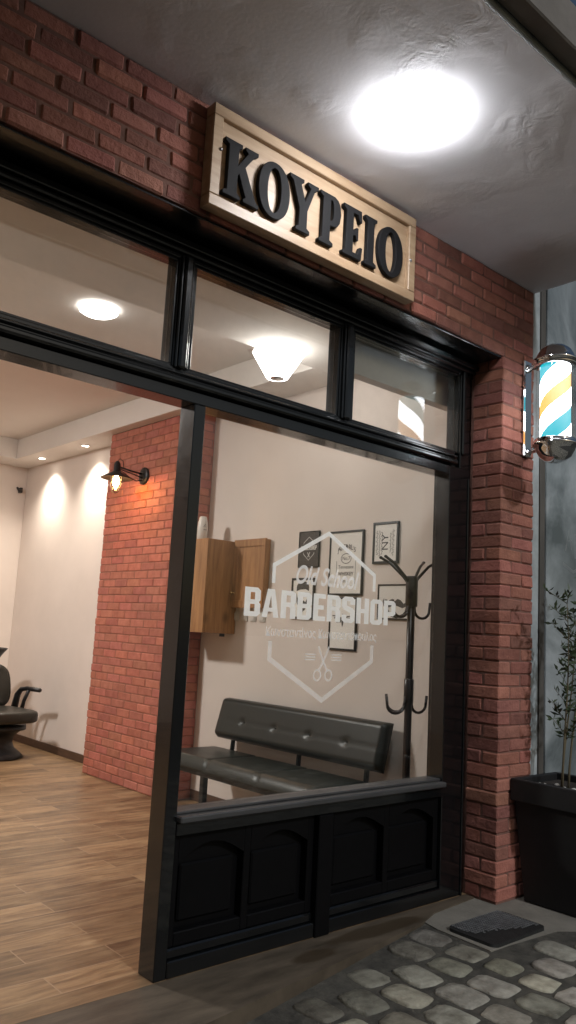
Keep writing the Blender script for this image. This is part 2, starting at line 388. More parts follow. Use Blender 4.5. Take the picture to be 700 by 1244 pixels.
def ellipse(cx, cy, rx, ry, n=28, p=2.0, a0=0, a1=2 * PI):
    out = []
    for k in range(n):
        a = a0 + (a1 - a0) * k / n; c, s_ = math.cos(a), math.sin(a)
        out.append((cx + rx * math.copysign(abs(c) ** (2 / p), c), cy + ry * math.copysign(abs(s_) ** (2 / p), s_)))
    return out
def stroke(mb, pts, w, O, R, U, Nn, t=.0004):
    """a ribbon along 2-D points, one polygon strip"""
    O, R, U, Nn = map(Vector, (O, R, U, Nn)); n = len(pts); vs = []
    for i, p in enumerate(pts):
        a = pts[max(i - 1, 0)]; b = pts[min(i + 1, n - 1)]; dx, dy = b[0] - a[0], b[1] - a[1]; l = math.hypot(dx, dy) or 1
        nx, ny = -dy / l * w / 2, dx / l * w / 2
        vs += [O + R * (p[0] + nx) + U * (p[1] + ny) + Nn * t, O + R * (p[0] - nx) + U * (p[1] - ny) + Nn * t]
    mb.add(vs, [(2 * i, 2 * i + 1, 2 * i + 3, 2 * i + 2) for i in range(n - 1)])

XR, ZU, YN = (1, 0, 0), (0, 0, 1), (0, -1, 0)      # a surface that faces the street (-Y)
WR, WN = (0, -1, 0), (-1, 0, 0)                    # a surface on the side wall, facing -X

# ------------------------------------------------------------------ constants read from the photograph's perspective (metres)
CH = .0668                        # brick course
XP, XO = 3.662, 3.974             # brick pier, inner and outer edge
ZL, ZC = 43 * CH, 3.341           # underside of brick lintel, canopy
YF, YB = .187, .293               # black frame, front and back
XW, YBK = 3.712, 6.389            # side wall with posters, back wall
ZH, ZB, ZT = 2.186, 2.324, 2.763  # door head, transom glass bottom and top
XPT = 1.768                       # door post

# ------------------------------------------------------------------ ground, street, doorstep
def gz(x, y): return min(0., max(-.16, .042 * (x - 3.25))) - max(0, (-y - 1.2)) * .012
mb = MB()
xs = [-300, -60, -12, -4, -2, -1, 0, .6, 1.2, 1.6, 2., 2.4, 2.8, 3.25, 3.6, 4.2, 5, 8, 14, 60, 300]; ys = [-300, -60, -14, -6, -3, -2, -1.2, -.8, -.5, -.3, -.1, .05, .2, .28]
vs = [(x, y, gz(max(min(x, 8), -3), max(y, -14)) - .007) for y in ys for x in xs]; nx = len(xs)
mb.add(vs, [(j * nx + i, j * nx + i + 1, (j + 1) * nx + i + 1, (j + 1) * nx + i) for j in range(len(ys) - 1) for i in range(nx - 1)])
struct(mb, 'ground', 'joint')
mb = MB(); mb.add([(-300, .28, -.2), (300, .28, -.2), (300, 300, -.2), (-300, 300, -.2)], [(0, 1, 2, 3)]); struct(mb, 'ground', 'joint')

def step_y(x): return -.165 + (x - 1.75) * .147
mb = MB()
def stone(mb, cx, cy, w, l, z, tint):
    n = 20; rings = [(1.0, -.03), (.985, -.007), (.93, -.001), (.6, .002), (0., .0025)]
    base = []
    e1, e2 = random.uniform(3.4, 5.5), random.uniform(-.12, .12)
    for k in range(n):
        a = 2 * PI * k / n; c, s_ = math.cos(a), math.sin(a)
        x = w / 2 * math.copysign(abs(c) ** (2 / e1), c) * random.uniform(.9, 1.04); y = l / 2 * math.copysign(abs(s_) ** (2 / e1), s_) * random.uniform(.92, 1.05)
        base.append((x * math.cos(e2) - y * math.sin(e2), x * math.sin(e2) + y * math.cos(e2)))
    tx, ty = random.uniform(-.03, .03), random.uniform(-.03, .03); dz = random.uniform(-.003, .003)
    vs = []
    for (q, h) in rings[:-1]:
        for (x, y) in base: vs.append((cx + x * q, cy + y * q, z + h + dz + tx * x * q + ty * y * q + (random.uniform(-.0015, .0015) if h > 0 else 0)))
    vs.append((cx, cy, z + rings[-1][1] + dz))
    fs = [(i * n + k, i * n + (k + 1) % n, (i + 1) * n + (k + 1) % n, (i + 1) * n + k) for i in range(3) for k in range(n)]
    fs += [(3 * n + k, 3 * n + (k + 1) % n, 4 * n) for k in range(n)]
    mb.add(vs, fs, tint, True)
col = 0; x = -2.6
while x < 6.5:
    y = -3.4 + random.uniform(0, .1) + (col % 2) * .09
    while y < .5:
        l = random.uniform(.15, .205); yy = y + l / 2
        lim = step_y(x) - .03 if x < 3.05 else (-.12 if x < 3.12 else (-.36 if x < 3.65 else -.46))
        if yy + l / 2 < lim + .03:
            t = random.uniform(.45, 1.15)
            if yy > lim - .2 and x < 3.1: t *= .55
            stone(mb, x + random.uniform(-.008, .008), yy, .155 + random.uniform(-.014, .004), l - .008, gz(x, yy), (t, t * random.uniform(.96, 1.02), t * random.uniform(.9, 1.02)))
        y += l + .012
    x += .166; col += 1
struct(mb, 'cobblestone_pavement', 'cobble')

# cement apron round the pier foot
mb = MB()
poly = [(3.17, .08), (3.14, -.04), (3.13, -.33), (3.6, -.37), (3.72, -.45), (7.5, -.5), (7.5, .3), (3.17, .3)]
mb.add([(a, b, -.006 if a > 3.05 else -.010) for a, b in poly] + [(a, b, -.06) for a, b in poly], [tuple(range(8))] + [(i, (i + 1) % 8, 8 + (i + 1) % 8, 8 + i) for i in range(8)])
struct(mb, 'pavement', 'cement')
# doorstep
mb = MB()
xx = [-2.5 + .25 * i for i in range(23)] + [3.12]
fr = [(x, step_y(x)) for x in xx] + [(3.3, .10), (XP - .002, .13)]
P = fr + [(XP - .002, .186), (-2.5, .186)]
mb.add([(a, b, 0) for a, b in P] + [(a, b + .004, -.16) for a, b in P], [tuple(range(len(P)))] + [(i, (i + 1) % len(P), len(P) + (i + 1) % len(P), len(P) + i) for i in range(len(P))])
struct(mb, 'doorstep', 'step_tile')
# shop floor
mb = MB(); mb.box(-2.6, XW + .05, .186, YBK + .05, -.08, .0005, .0); struct(mb, 'floor', 'floor_planks')

# ------------------------------------------------------------------ interior shell
mb = MB(); mb.box(XW, XW + .15, YB + .005, YBK + .15, -.05, 3.5, .001); struct(mb, 'wall_right', 'plaster_in')
mb = MB(); mb.box(-2.75, XW - .001, YBK, YBK + .15, -.05, 3.5, .001); struct(mb, 'wall_back', 'plaster_in')
mb = MB(); mb.box(-2.75, -2.6, YB, YBK - .001, -.05, 3.5, .001); struct(mb, 'wall_left', 'plaster_in')
mb = MB(); mb.box(-2.599, XW - .001, YB, YBK - .001, 3.215, 3.33, .001); struct(mb, 'ceiling', 'ceiling_in')
mb = MB()
mb.box(3.385, XW - .001, 1.252, YBK - .001, 3.0, 3.214, .003)           # dropped border over the side wall
mb.box(-2.59, 3.384, 5.95, YBK - .001, 3.0, 3.214, .003)                # over the back wall
mb.box(-2.59, XW - .001, YB + .005, 1.25, 2.999, 3.214, .003)           # over the shop window
mb.box(2.76, XW - .001, .335, .40, 2.625, 2.998, .003)                  # boxing at the window corner
struct(mb, 'ceiling_border', 'ceiling_in')
mb = MB(); mb.box(XW - .012, XW - .0005, .4, 2.74, .001, .075, .002); mb.box(XW - .012, XW - .0005, 4.06, YBK - .001, .001, .075, .002)
mb.box(-2.5, XW - .013, YBK - .012, YBK - .0005, .001, .075, .002); struct(mb, 'skirting_board', 'skirting')

# ------------------------------------------------------------------ brickwork
def tint(lo=.6, hi=1.15):
    t = random.uniform(lo, hi); return (t * random.uniform(.95, 1.05), t * random.uniform(.92, 1.05), t * random.uniform(.92, 1.05))
def brick(mb, x0, x1, y0, y1, z0, z1, b=.0065, j=.0024, **k):
    g = .0022; mb.box(x0, x1, y0, y1, z0 + g, z1 - g, b, j, k.get('t') or tint())
root = thing('brick_wall', (3.818, .09, 0), 'weathered red brick lintel and pier framing the black shop window', 'brick wall')
mb = MB(); g = .0045
for c in range(43):
    z0, z1 = c * CH, (c + 1) * CH; k = random.uniform(-.004, .004)
    if c % 2:
        brick(mb, XP + k, XP + .102, .0, YF + .01, z0, z1)
        brick(mb, XP + .102 + 2 * g, XO + random.uniform(-.003, .003), random.uniform(-.003, .003), .1, z0, z1)
    else:
        brick(mb, XP + k, XP + .2, random.uniform(-.003, .003), .098, z0, z1)
        brick(mb, XP + .2 + 2 * g, XO + random.uniform(-.003, .003), random.uniform(-.003, .003), .098, z0, z1)
        brick(mb, XP + k, XP + .1, .098 + 2 * g, YF + .01, z0, z1)
brickwork = mb
for c in range(43, 50):
    z0, z1 = c * CH, (c + 1) * CH
    x = XO; first = True
    while x > -1.2:
        w = random.uniform(.19, .215)
        if first and c % 2: w = .1
        first = False
        brick(mb, max(x - w, -1.2), x - 2 * g, random.uniform(-.004, .004), .12, z0, z1, b=.008, j=.002)
        x -= w
# left pier, outside the picture
for c in range(43):
    z0, z1 = c * CH, (c + 1) * CH
    x = -1.2 + (c % 2) * .1
    if c % 2: brick(mb, -1.2, -1.1 - 2 * g, 0, YF, z0, z1)
    while x < -.62: brick(mb, x, min(x + .2, -.6) - 2 * g, random.uniform(-.003, .003), YF, z0, z1); x += .2
o = mb.build('bricks', 'brick_out', root)
mb = MB(); mb.box(XP + .007, XO - .006, .007, YF + .03, -.05, ZL + .02, 0); mb.box(-1.2, XO - .006, .006, .125, ZL + .003, ZC - .001, 0); mb.box(-1.19, -.61, .008, YF + .03, -.05, ZL, 0)
mb.build('mortar', 'mortar', root)

XB, Y1, Y2, ZQ = 3.485, 2.746, 4.055, 2.998
root = thing('brick_column', (3.6, 3.4, 0), 'wide clean red brick column standing against the inner side wall under the lamp', 'brick column')
mb = MB(); nc = 45; ch = ZQ / nc
for c in range(nc):
    z0, z1 = c * ch, (c + 1) * ch; k = random.uniform(-.004, .004)
    y = Y1; first = True
    while y < Y2 - .03:
        w = .205
        if first: w = .1 if c % 2 else .205
        e = Y2 + random.uniform(-.006, .006) if y + w > Y2 - .05 else y + w - 2 * g
        brick(mb, XB + random.uniform(-.002, .002), XB + (.205 if first and c % 2 else .098), y, e, z0, z1, b=.006, j=.0012, t=tint(.85, 1.12))
        if e > Y2 - .05: break
        y += w; first = False
    brick(mb, XB + (.205 if c % 2 else .098) + 2 * g, XW - .002, Y1 + random.uniform(0, .003), Y1 + .1, z0, z1, b=.005, j=.001, t=tint(.85, 1.12))
mb.build('bricks', 'brick_in', root)
mb = MB(); mb.box(XB + .005, XW - .0015, Y1 + .006, Y2 - .008, .001, ZQ, 0); mb.build('mortar', 'mortar_in', root)

# ------------------------------------------------------------------ canopy and what is above
root = thing('concrete_canopy', (1.5, -.6, ZC), 'grey plastered concrete canopy overhanging the shop front', 'canopy')
mb = MB(); mb.box(-3.5, 3.98, -1.062, .3, ZC + .001, ZC + .16, .004); mb.build('slab', 'canopy_plaster', root)
mb = MB(); mb.box(-3.5, 3.98, -1.074, -1.0625, ZC - .004, ZC + .16, .003); mb.build('drip_edge', 'stone_strip', root)
mb = MB(); mb.box(-3.5, 3.98, -1.15, -1.0745, ZC + .02, ZC + .19, .006); mb.build('gutter_beam', 'slab_edge', root)
autosmooth(root.children[0])
root = thing('building_storey', (1, 3, ZC + .16), 'plain plastered upper storey above the canopy', 'building')
mb = MB(); mb.box(-3.5, 3.98, .02, 6.6, ZC + .161, ZC + 3.2, .01); mb.build('wall', 'canopy_plaster', root)

# canopy lamp
LX, LY, LR = 2.222, -.538, .126
root = thing('ceiling_lamp', (LX, LY, ZC), 'big bright round flush lamp under the outdoor canopy beside the wooden sign', 'ceiling lamp')
mb = MB(); mb.lathe((LX, LY, ZC), [(LR + .012, .0005), (LR + .012, -.002), (LR * .9, -.0022)], 40); mb.build('rim', 'white_plastic', root)
mb = MB(); mb.lathe((LX, LY, ZC), [(LR + .004, -.003), (LR + .006, -.022), (LR * .95, -.038), (LR * .8, -.052), (LR * .5, -.060), (0, -.063)], 40); mb.build('diffuser', 'lamp_out', root)

# ------------------------------------------------------------------ shop sign
root = thing('shop_sign', (2.2, -.03, 2.89), 'framed light wooden sign reading ΚΟΥΡΕΙΟ in raised black serif letters', 'sign')
X0, X1, Z0, Z1 = 1.592, 2.812, 2.89, 3.315
mb = MB(); mb.box(X0 + .04, X1 - .04, -.040, -.006, Z0 + .04, Z1 - .04, .001); mb.build('board', 'sign_wood', root)
mb = MB(); fw = .047
mb.box(X0, X1, -.062, -.004, Z0, Z0 + fw, .003); mb.box(X0, X1, -.062, -.004, Z1 - fw, Z1, .003)
mb.box(X0, X0 + fw, -.0615, -.0045, Z0 + fw + .001, Z1 - fw - .001, .003); mb.box(X1 - fw, X1, -.0615, -.0045, Z0 + fw + .001, Z1 - fw - .001, .003)
mb.build('frame', 'sign_wood', root)
GL = {
 'K': (.74, [[(0,0),(.34,0),(.34,.05),(.27,.09),(.27,.42),(.31,.48),(.47,.09),(.42,.05),(.42,0),(.74,0),(.74,.05),(.67,.09),(.42,.63),(.60,.90),(.68,.95),(.68,1),(.42,1),(.42,.95),(.48,.91),(.27,.56),(.27,.91),(.34,.95),(.34,1),(0,1),(0,.95),(.08,.91),(.08,.09),(0,.05)]]),
 'I': (.36, [[(0,0),(.36,0),(.36,.05),(.27,.09),(.27,.91),(.36,.95),(.36,1),(0,1),(0,.95),(.08,.91),(.08,.09),(0,.05)]]),
 'E': (.55, [[(0,0),(.52,0),(.55,.25),(.50,.25),(.44,.09),(.27,.09),(.27,.46),(.36,.46),(.38,.38),(.42,.38),(.42,.62),(.38,.62),(.36,.54),(.27,.54),(.27,.91),(.42,.91),(.47,.78),(.52,.78),(.50,1),(0,1),(0,.95),(.08,.91),(.08,.09),(0,.05)]]),
 'P': (.56, [[(0,0),(.36,0),(.36,.05),(.27,.09),(.27,.40),(.38,.405),(.47,.44),(.53,.52),(.56,.70),(.53,.88),(.47,.96),(.38,1),(0,1),(0,.95),(.08,.91),(.08,.09),(0,.05)],
            [(.27,.48),(.33,.49),(.365,.56),(.375,.70),(.365,.84),(.33,.91),(.27,.92)]]),
 'Y': (.72, [[(.19,0),(.53,0),(.53,.05),(.455,.09),(.455,.43),(.63,.90),(.72,.95),(.72,1),(.46,1),(.46,.95),(.54,.91),(.405,.56),(.27,.91),(.34,.95),(.34,1),(0,1),(0,.95),(.08,.91),(.265,.43),(.265,.09),(.19,.05)]]),
 'O': (.72, [ellipse(.36, .5, .36, .52, 36, 2.15), ellipse(.36, .5, .165, .43, 30, 2.1)[::-1]]),
}
for chx, a, b in (('K', 1.655, 1.832), ('O', 1.830, 1.994), ('Y', 1.994, 2.156), ('P', 2.172, 2.297), ('E', 2.318, 2.438), ('I', 2.458, 2.532), ('O', 2.549, 2.717)):
    w, cs = GL[chx]
    curve_mesh(cs, (a, -.0515, 2.962), XR, ZU, YN, 'letter', 'sign_letter', root, (b - a) / w, .232, .0095, .002)
for (x, z) in ((1.632, 3.13), (2.775, 3.09)):
    mb = MB(); mb.lathe((x, -.062, z), [(.007, .001), (.007, -.003), (.004, -.006), (0, -.007)], 12, 'Y'); mb.build('screw', 'screw', root)

# ------------------------------------------------------------------ black shop front
root = thing('shop_window', (2.6, .24, 0), 'black painted wooden shop window frame with transom lights and panelled base', 'shop window')
BP = 'black_paint'
XE = 3.447; XL = -.55
mb = MB(); mb.box(XPT, 1.823, YF, YB, .0, ZH - .0005, .003); mb.build('door_post', BP, root)
mb = MB(); mb.box(XL - .06, XL, YF, YB, .0, ZH - .0005, .003); mb.build('door_post', BP, root)
# transom bar with mouldings
mb = MB()
mb.box(XL - .06, XE + .0, YF, YB, ZH, ZH + .048, .003)
mb.box(XL - .06, XE + .05, YF + .02, YB, ZH + .0485, ZH + .058, .002)
mb.box(XL - .06, XE + .05, YF - .022, YB, ZH + .0585, ZH + .084, .008)
mb.box(XL - .06, XE + .06, YF - .006, YB, ZH + .0845, ZH + .092, .002)
mb.box(XL - .06, XE + .06, YF - .014, YB, ZH + .0925, ZH + .112, .008)
mb.box(XL - .06, XE + .06, YF + .012, YB, ZH + .1125, ZB - .006, .003)
mb.build('transom_bar', BP, root)
# head rail and lintel lining
mb = MB()
mb.box(XL - .06, XP - .002, YF + .01, YB, ZT + .012, ZL + .05, .003)
mb.box(XL - .06, XP - .002, YF - .012, YF + .009, ZT + .03, ZT + .05, .006)
mb.box(XL - .06, XP - .002, YF - .03, YF + .009, ZT + .0505, ZL - .03, .004)
mb.box(-.6, XP - .004, .012, YF + .0085, ZL - .012, ZL - .0025, .002)
mb.build('head_rail', BP, root)
def mullion(xa, xb):
    m = MB(); c = (xa + xb) / 2
    m.box(xa + .012, xb - .012, YF + .012, YB - .001, ZB - .006, ZT + .0115, .003)
    m.box(c - .022, c + .016, YF - .012, YF + .0115, ZB - .012, ZT + .029, .008)
    m.box(c + .0165, c + .028, YF, YF + .0115, ZB - .012, ZT + .029, .004)
    m.box(c - .034, c - .0225, YF, YF + .0115, ZB - .012, ZT + .029, .004)
    m.build('mullion', BP, root)
mullion(1.639, 1.745); mullion(2.583, 2.699); mullion(.45, .555)
# right jamb
mb = MB()
mb.box(XE + .001, XP - .035, YF + .001, YB, 0, ZH + .048, .003)
mb.box(3.545, XP - .035, YF + .006, YB - .001, ZH + .0485, ZT + .0115, .003)
mb.box(3.552, 3.585, YF - .008, YF + .0055, ZB - .012, ZT + .029, .007)
mb.box(XP - .0345, XP - .002, YF + .018, YB, 0, ZT + .0115, .004)
mb.box(XP - .05, XP - .036, YF - .006, YF + .0005, 0, ZH + .0, .003)
mb.build('jamb', BP, root)
# transom glass beads + panes
def bead(x0, x1, z0, z1, y0=.205, y1=.262, w=.01):
    m = MB(); m.box(x0, x1, y0, y1, z0, z0 + w, .002); m.box(x0, x1, y0, y1, z1 - w, z1, .002)
    m.box(x0, x0 + w, y0 + .001, y1 - .001, z0 + w, z1 - w, .002); m.box(x1 - w, x1, y0 + .001, y1 - .001, z0 + w, z1 - w, .002); return m
for (a, b) in ((.555, 1.639), (1.745, 2.583), (2.699, 3.539), (XL, .45)):
    p = MB(); p.box(a + .001, b - .001, .234, .239, ZB + .001, ZT - .001, 0); po = p.build('transom_pane', 'glass_transom', root)
    bead(a - .011, b + .011, ZB - .0055, ZT + .011, w=.0105).build('glazing_bead', BP, po)
# main window pane
GY = .27
p = MB(); p.box(1.824, XE, GY, GY + .006, .592, ZH - .001, 0); pane = p.build('window_pane', 'glass', root)
# sill and stall riser
mb = MB()
mb.box(1.8235, XE, YF - .03, YB, .555, .580, .005); mb.box(1.8235, XE, YF + .012, YB, .5805, .5915, .003)
so = mb.build('sill', 'worn_paint', root)
mb = MB(); mb.box(1.8235, XE, YF - .006, YB - .001, .505, .5545, .004); mb.build('sill_rail', BP, root)
mb = MB(); mb.box(2.572, 2.659, YF - .012, YB - .02, .001, .5045, .004); mb.build('riser_post', 'black_panel', root)
def riser(xa, xb):
    m = MB(); yb = YF + .045
    m.box(xa, xb, yb + .02, yb + .05, .10, .504, .002)                       # backing
    mid = (xa + xb) / 2; w = .035; z0, z1 = .125, .475
    m.box(xa, xa + w, YF + .022, yb + .0195, .10, .504, .003); m.box(xb - w, xb, YF + .022, yb + .0195, .10, .504, .003); m.box(mid - w / 2, mid + w / 2, YF + .022, yb + .0195, .10, .504, .003)
    m.box(xa + w, mid - w / 2, YF + .022, yb + .0195, .10, .15, .004); m.box(mid + w / 2, xb - w, YF + .022, yb + .0195, .10, .15, .004)
    for (a, b) in ((xa + w, mid - w / 2), (mid + w / 2, xb - w)):
        n = 14; top = .5035; pts = [(a, top), (a, .40)]                       # arched head of each panel
        for k in range(1, n): t = k / n; pts.append((a + (b - a) * t, .40 + .062 * math.sin(PI * t)))
        pts += [(b, .40), (b, top)]
        m.prism([(x, z) for x, z in pts], (0, YF + .023, 0), XR, ZU, (0, 1, 0), .04)
        m.box(a + .03, b - .03, yb + .004, yb + .0195, .175, .385, .010)      # raised field
    return m
for (a, b) in ((1.8235, 2.5715), (2.6595, XE)):
    riser(a, b).build('riser_panel', 'black_panel', root)
    m = MB(); m.box(a, b, YF - .004, YB - .01, .001, .062, .004); m.box(a, b, YF + .012, YB - .012, .0625, .099, .006)
    m.build('kick_rail', BP, root)

# window lettering (vinyl on the street side of the pane)
DY = GY - .0006
D = thing_ = None
def G2(x, z): return (x, z)
hexo = MB()
def seg(mb, a, b, w=.017): stroke(mb, [a, b], w, (0, DY, 0), XR, ZU, YN, .0)
cx = 2.638; zt, zb = 1.765, .990; xl, xr = 2.308, 2.968
def band(mb, pts, w=.02):
    n = len(pts); L_, R_ = [], []
    for i, p in enumerate(pts):
        d0 = Vector(p) - Vector(pts[i - 1]) if i else None; d1 = Vector(pts[i + 1]) - Vector(p) if i < n - 1 else None
        if d0: d0 = d0.normalized()
        if d1: d1 = d1.normalized()
        t = ((d0 or d1) + (d1 or d0)).normalized(); nn = Vector((-t.y, t.x)); c = nn.dot(Vector((-(d1 or d0).y, (d1 or d0).x)))
        L_.append(Vector(p) + nn * (w / 2 / c)); R_.append(Vector(p) - nn * (w / 2 / c))
    vs = []
    for a, b in zip(L_, R_): vs += [(a.x, DY, a.y), (b.x, DY, b.y)]
    mb.add(vs, [(2 * i, 2 * i + 1, 2 * i + 3, 2 * i + 2) for i in range(n - 1)])
band(hexo, [(xl, 1.505), (xl, 1.585), (cx, zt), (xr, 1.595), (xr, 1.515)]); hexo.build('vinyl_border', 'vinyl', pane)
h2 = MB(); band(h2, [(xl, 1.25), (xl, 1.172), (cx, zb), (xr, 1.172), (xr, 1.25)], .022); h2.build('vinyl_border', 'vinyl_faint', pane)
BL = {
 'B': [[(0,0),(.4,0),(.5,.1),(.5,.43),(.45,.5),(.5,.57),(.5,.9),(.4,1),(0,1)], [(.18,.17),(.18,.42),(.32,.42),(.32,.17)], [(.18,.58),(.18,.83),(.32,.83),(.32,.58)]],
 'A': [[(0,0),(.17,0),(.2,.2),(.35,.2),(.38,0),(.55,0),(.39,1),(.16,1)], [(.22,.34),(.275,.78),(.33,.34)]],
 'R': [[(0,0),(.18,0),(.18,.42),(.27,.42),(.32,.36),(.32,0),(.5,0),(.5,.42),(.45,.5),(.5,.57),(.5,.9),(.4,1),(0,1)], [(.18,.58),(.18,.83),(.32,.83),(.32,.58)]],
 'E': [[(0,0),(.44,0),(.44,.17),(.18,.17),(.18,.42),(.38,.42),(.38,.58),(.18,.58),(.18,.83),(.44,.83),(.44,1),(0,1)]],
 'S': [[(0,.1),(.1,0),(.4,0),(.5,.1),(.5,.46),(.42,.56),(.18,.66),(.18,.83),(.32,.83),(.32,.7),(.5,.7),(.5,.9),(.4,1),(.1,1),(0,.9),(0,.6),(.08,.5),(.32,.38),(.32,.17),(.18,.17),(.18,.3),(0,.3)]],
 'H': [[(0,0),(.18,0),(.18,.41),(.32,.41),(.32,0),(.5,0),(.5,1),(.32,1),(.32,.58),(.18,.58),(.18,1),(0,1)]],
 'O': [[(.1,0),(.4,0),(.5,.1),(.5,.9),(.4,1),(.1,1),(0,.9),(0,.1)], [(.18,.17),(.18,.83),(.32,.83),(.32,.17)]],
 'P': [[(0,0),(.18,0),(.18,.38),(.4,.38),(.5,.48),(.5,.9),(.4,1),(0,1)], [(.18,.55),(.18,.83),(.32,.83),(.32,.55)]],
}
def block_word(word, x0, x1, z0, z1, mat, par, O=None, R=XR, Nn=YN, name='lettering'):
    wd = {'A': .55, 'E': .44}; tot = sum(wd.get(c, .5) for c in word) + .06 * (len(word) - 1); k = (x1 - x0) / tot; cs = []; x = x0
    for c in word:
        for ct in BL[c]: cs.append([(x + a * k, z0 + b * (z1 - z0)) for a, b in ct])
        x += (wd.get(c, .5) + .06) * k
    return curve_mesh(cs, O or (0, DY, 0), R, ZU, Nn, name, mat, par)
block_word('BARBERSHOP', 2.150, 3.135, 1.352, 1.477, 'vinyl', pane)
text('Old School', .118, (2.635, DY, 1.517), XR, ZU, YN, 'lettering', 'vinyl_mid', pane, shear=.35, bold=.0025, xs=.76)
text('Κωνσταντίνος Κωνσταντόπουλος', .056, (2.638, DY, 1.272), XR, ZU, YN, 'lettering', 'vinyl_faint', pane, bold=.001, xs=.80)
# crossed razor-and-scissors emblem with the two short words
m = MB()
for sg in (-1, 1):
    stroke(m, [(cx - .035 * sg, 1.235), (cx, 1.165), (cx + .028 * sg, 1.125)], .011, (0, DY, 0), XR, ZU, YN, .0002 * (sg + 1))
    e = ellipse(cx + .036 * sg, 1.103, .022, .024, 16); stroke(m, e + [e[0], e[1]], .009, (0, DY, 0), XR, ZU, YN, .0006 + .0001 * sg)
m.build('emblem', 'vinyl_faint', pane)
m = MB()
for x0_ in (cx - .118, cx + .052):
    for zz in (1.198, 1.186, 1.174): stroke(m, [(x0_, zz), (x0_ + .066, zz)], .006, (0, DY, 0), XR, ZU, YN)
m.build('side_marks', 'vinyl_faint', pane)

# ------------------------------------------------------------------ neighbouring shop front
root = thing('neighbour_wall', (4.6, .1, 0), 'smoky grey marbled shop front next to the brick pier', 'shop wall')
mb = MB(); mb.box(XO + .003, 4.056, .012, .2, -.05, ZC + .3, .006); mb.build('stone_strip', 'stone_strip', root)
mb = MB(); mb.box(4.0575, 4.15, .03, .2, -.05, ZC + .3, .003); mb.box(4.085, 4.092, .022, .0295, 0, ZC + .3, .002); mb.build('metal_strip', 'rust_strip', root)
mb = MB(); mb.box(4.1515, 7.2, .02, .2, -.05, ZC + .3, .003); pn = mb.build('panel', 'smoky_panel', root)
m = MB()
stroke(m, [(4.36, 1.86), (4.40, 1.99), (4.43, 1.87)], .012, (0, .019, 0), XR, ZU, YN, .0004); stroke(m, [(4.37, 1.915), (4.43, 1.93)], .010, (0, .019, 0), XR, ZU, YN, .0008)
stroke(m, [(4.47, 1.83), (4.47, 1.97), (4.60, 1.97), (4.60, 1.83), (4.465, 1.83)], .014, (0, .019, 0), XR, ZU, YN, .0004)
stroke(m, [(4.33, 1.78), (4.45, 1.74), (4.5, 1.76)], .02, (0, .019, 0), XR, ZU, YN, .0004)
m.build('chalk_scrawl', 'chalk', pn)

# ------------------------------------------------------------------ barber pole
PX, PY, PZ = 3.757, -.26, 2.572
root = thing('barber_pole', (PX, PY, 2.2), 'lit barber pole with chrome caps and spiral stripes on the brick pier', 'barber pole')
def mdome(z, sg):
    m = MB(); m.lathe((PX, PY, z), [(.0, .125), (.02, .124), (.055, .112), (.082, .09), (.098, .06), (.104, .042), (.118, .036), (.121, .028), (.118, .020), (.108, .017), (.110, .008), (.106, .0), (.08, -.002), (0, -.002)], 48, 'Z', sg); return m
mdome(2.775, 1).build('chrome_cap', 'chrome', root); mdome(2.372, -1).build('chrome_cap', 'chrome', root)
mb = MB(); mb.lathe((PX, PY, 0), [(.0995, 2.371), (.0995, 2.776)], 48); mb.v and None; 
mb.f = [f for f in mb.f if len(f) == 4]; mb.sm = mb.sm[:len(mb.f)]; mb.build('glass_tube', 'glass_tube', root)
m = MB(); m.lathe((PX, PY, 0), [(0, 2.372), (.079, 2.372), (.079, 2.775), (0, 2.775)], 48)
o = m.build('striped_cylinder', 'pole_stripes', root); o.location = (0, 0, PZ - 2.2); 
for v in o.data.vertices: v.co.z -= PZ - 2.2
mb = MB(); mb.box(3.842, 3.915, -.022, -.004, 2.335, 2.895, .006); mb.build('back_plate', 'chrome', root)
for z in (2.845, 2.355):
    m = MB(); a = Vector((3.87, -.022, z)); b = Vector((PX + .06, PY + .085, z - (.03 if z > 2.6 else -.0)))
    m.tube([a, a.lerp(b, .5), b], .012, 12); m.lathe((3.87, -.03, z), [(.024, .008), (.024, -.004), (.014, -.012), (0, -.013)], 20, 'Y'); m.build('arm', 'chrome', root)

# ------------------------------------------------------------------ planter, plant, mat
root = thing('planter', (3.98, -.19, 0), 'tall square black plastic planter tapering to its foot beside the brick pier', 'planter')
def frustum(m, a, b, z0, z1):
    (x0, x1, y0, y1), (u0, u1, w0, w1) = a, b
    m.add([(x0, y0, z0), (x1, y0, z0), (x1, y1, z0), (x0, y1, z0), (u0, w0, z1), (u1, w0, z1), (u1, w1, z1), (u0, w1, z1)], [(3, 2, 1, 0), (4, 5, 6, 7), (0, 1, 5, 4), (1, 2, 6, 5), (2, 3, 7, 6), (3, 0, 4, 7)])
mb = MB(); frustum(mb, (3.845, 4.135, -.335, -.045), (3.80, 4.18, -.38, -.012), .0, .50); mb.build('pot', 'plant_pot', root)
mb = MB()
for (a, b, c, d) in ((3.768, 3.798, -.40, -.004), (4.184, 4.214, -.40, -.004), (3.7985, 4.1835, -.40, -.372), (3.7985, 4.1835, -.034, -.004)): mb.box(a, b, c, d, .495, .605, .004)
mb.build('rim', 'plant_pot', root)
mb = MB(); mb.box(3.799, 4.183, -.371, -.035, .5005, .572, .01); mb.build('soil', 'soil', root)
for i in range(14):
    a, b, r = random.uniform(3.82, 4.0), random.uniform(-.34, -.08), random.uniform(.008, .018); mb = MB()
    mb.lathe((a, b, .574), [(0, r * .8), (r * .7, r * .5), (r, 0), (r * .6, -.004)], 8)
    mb.build('pebble', 'pebbles', root)
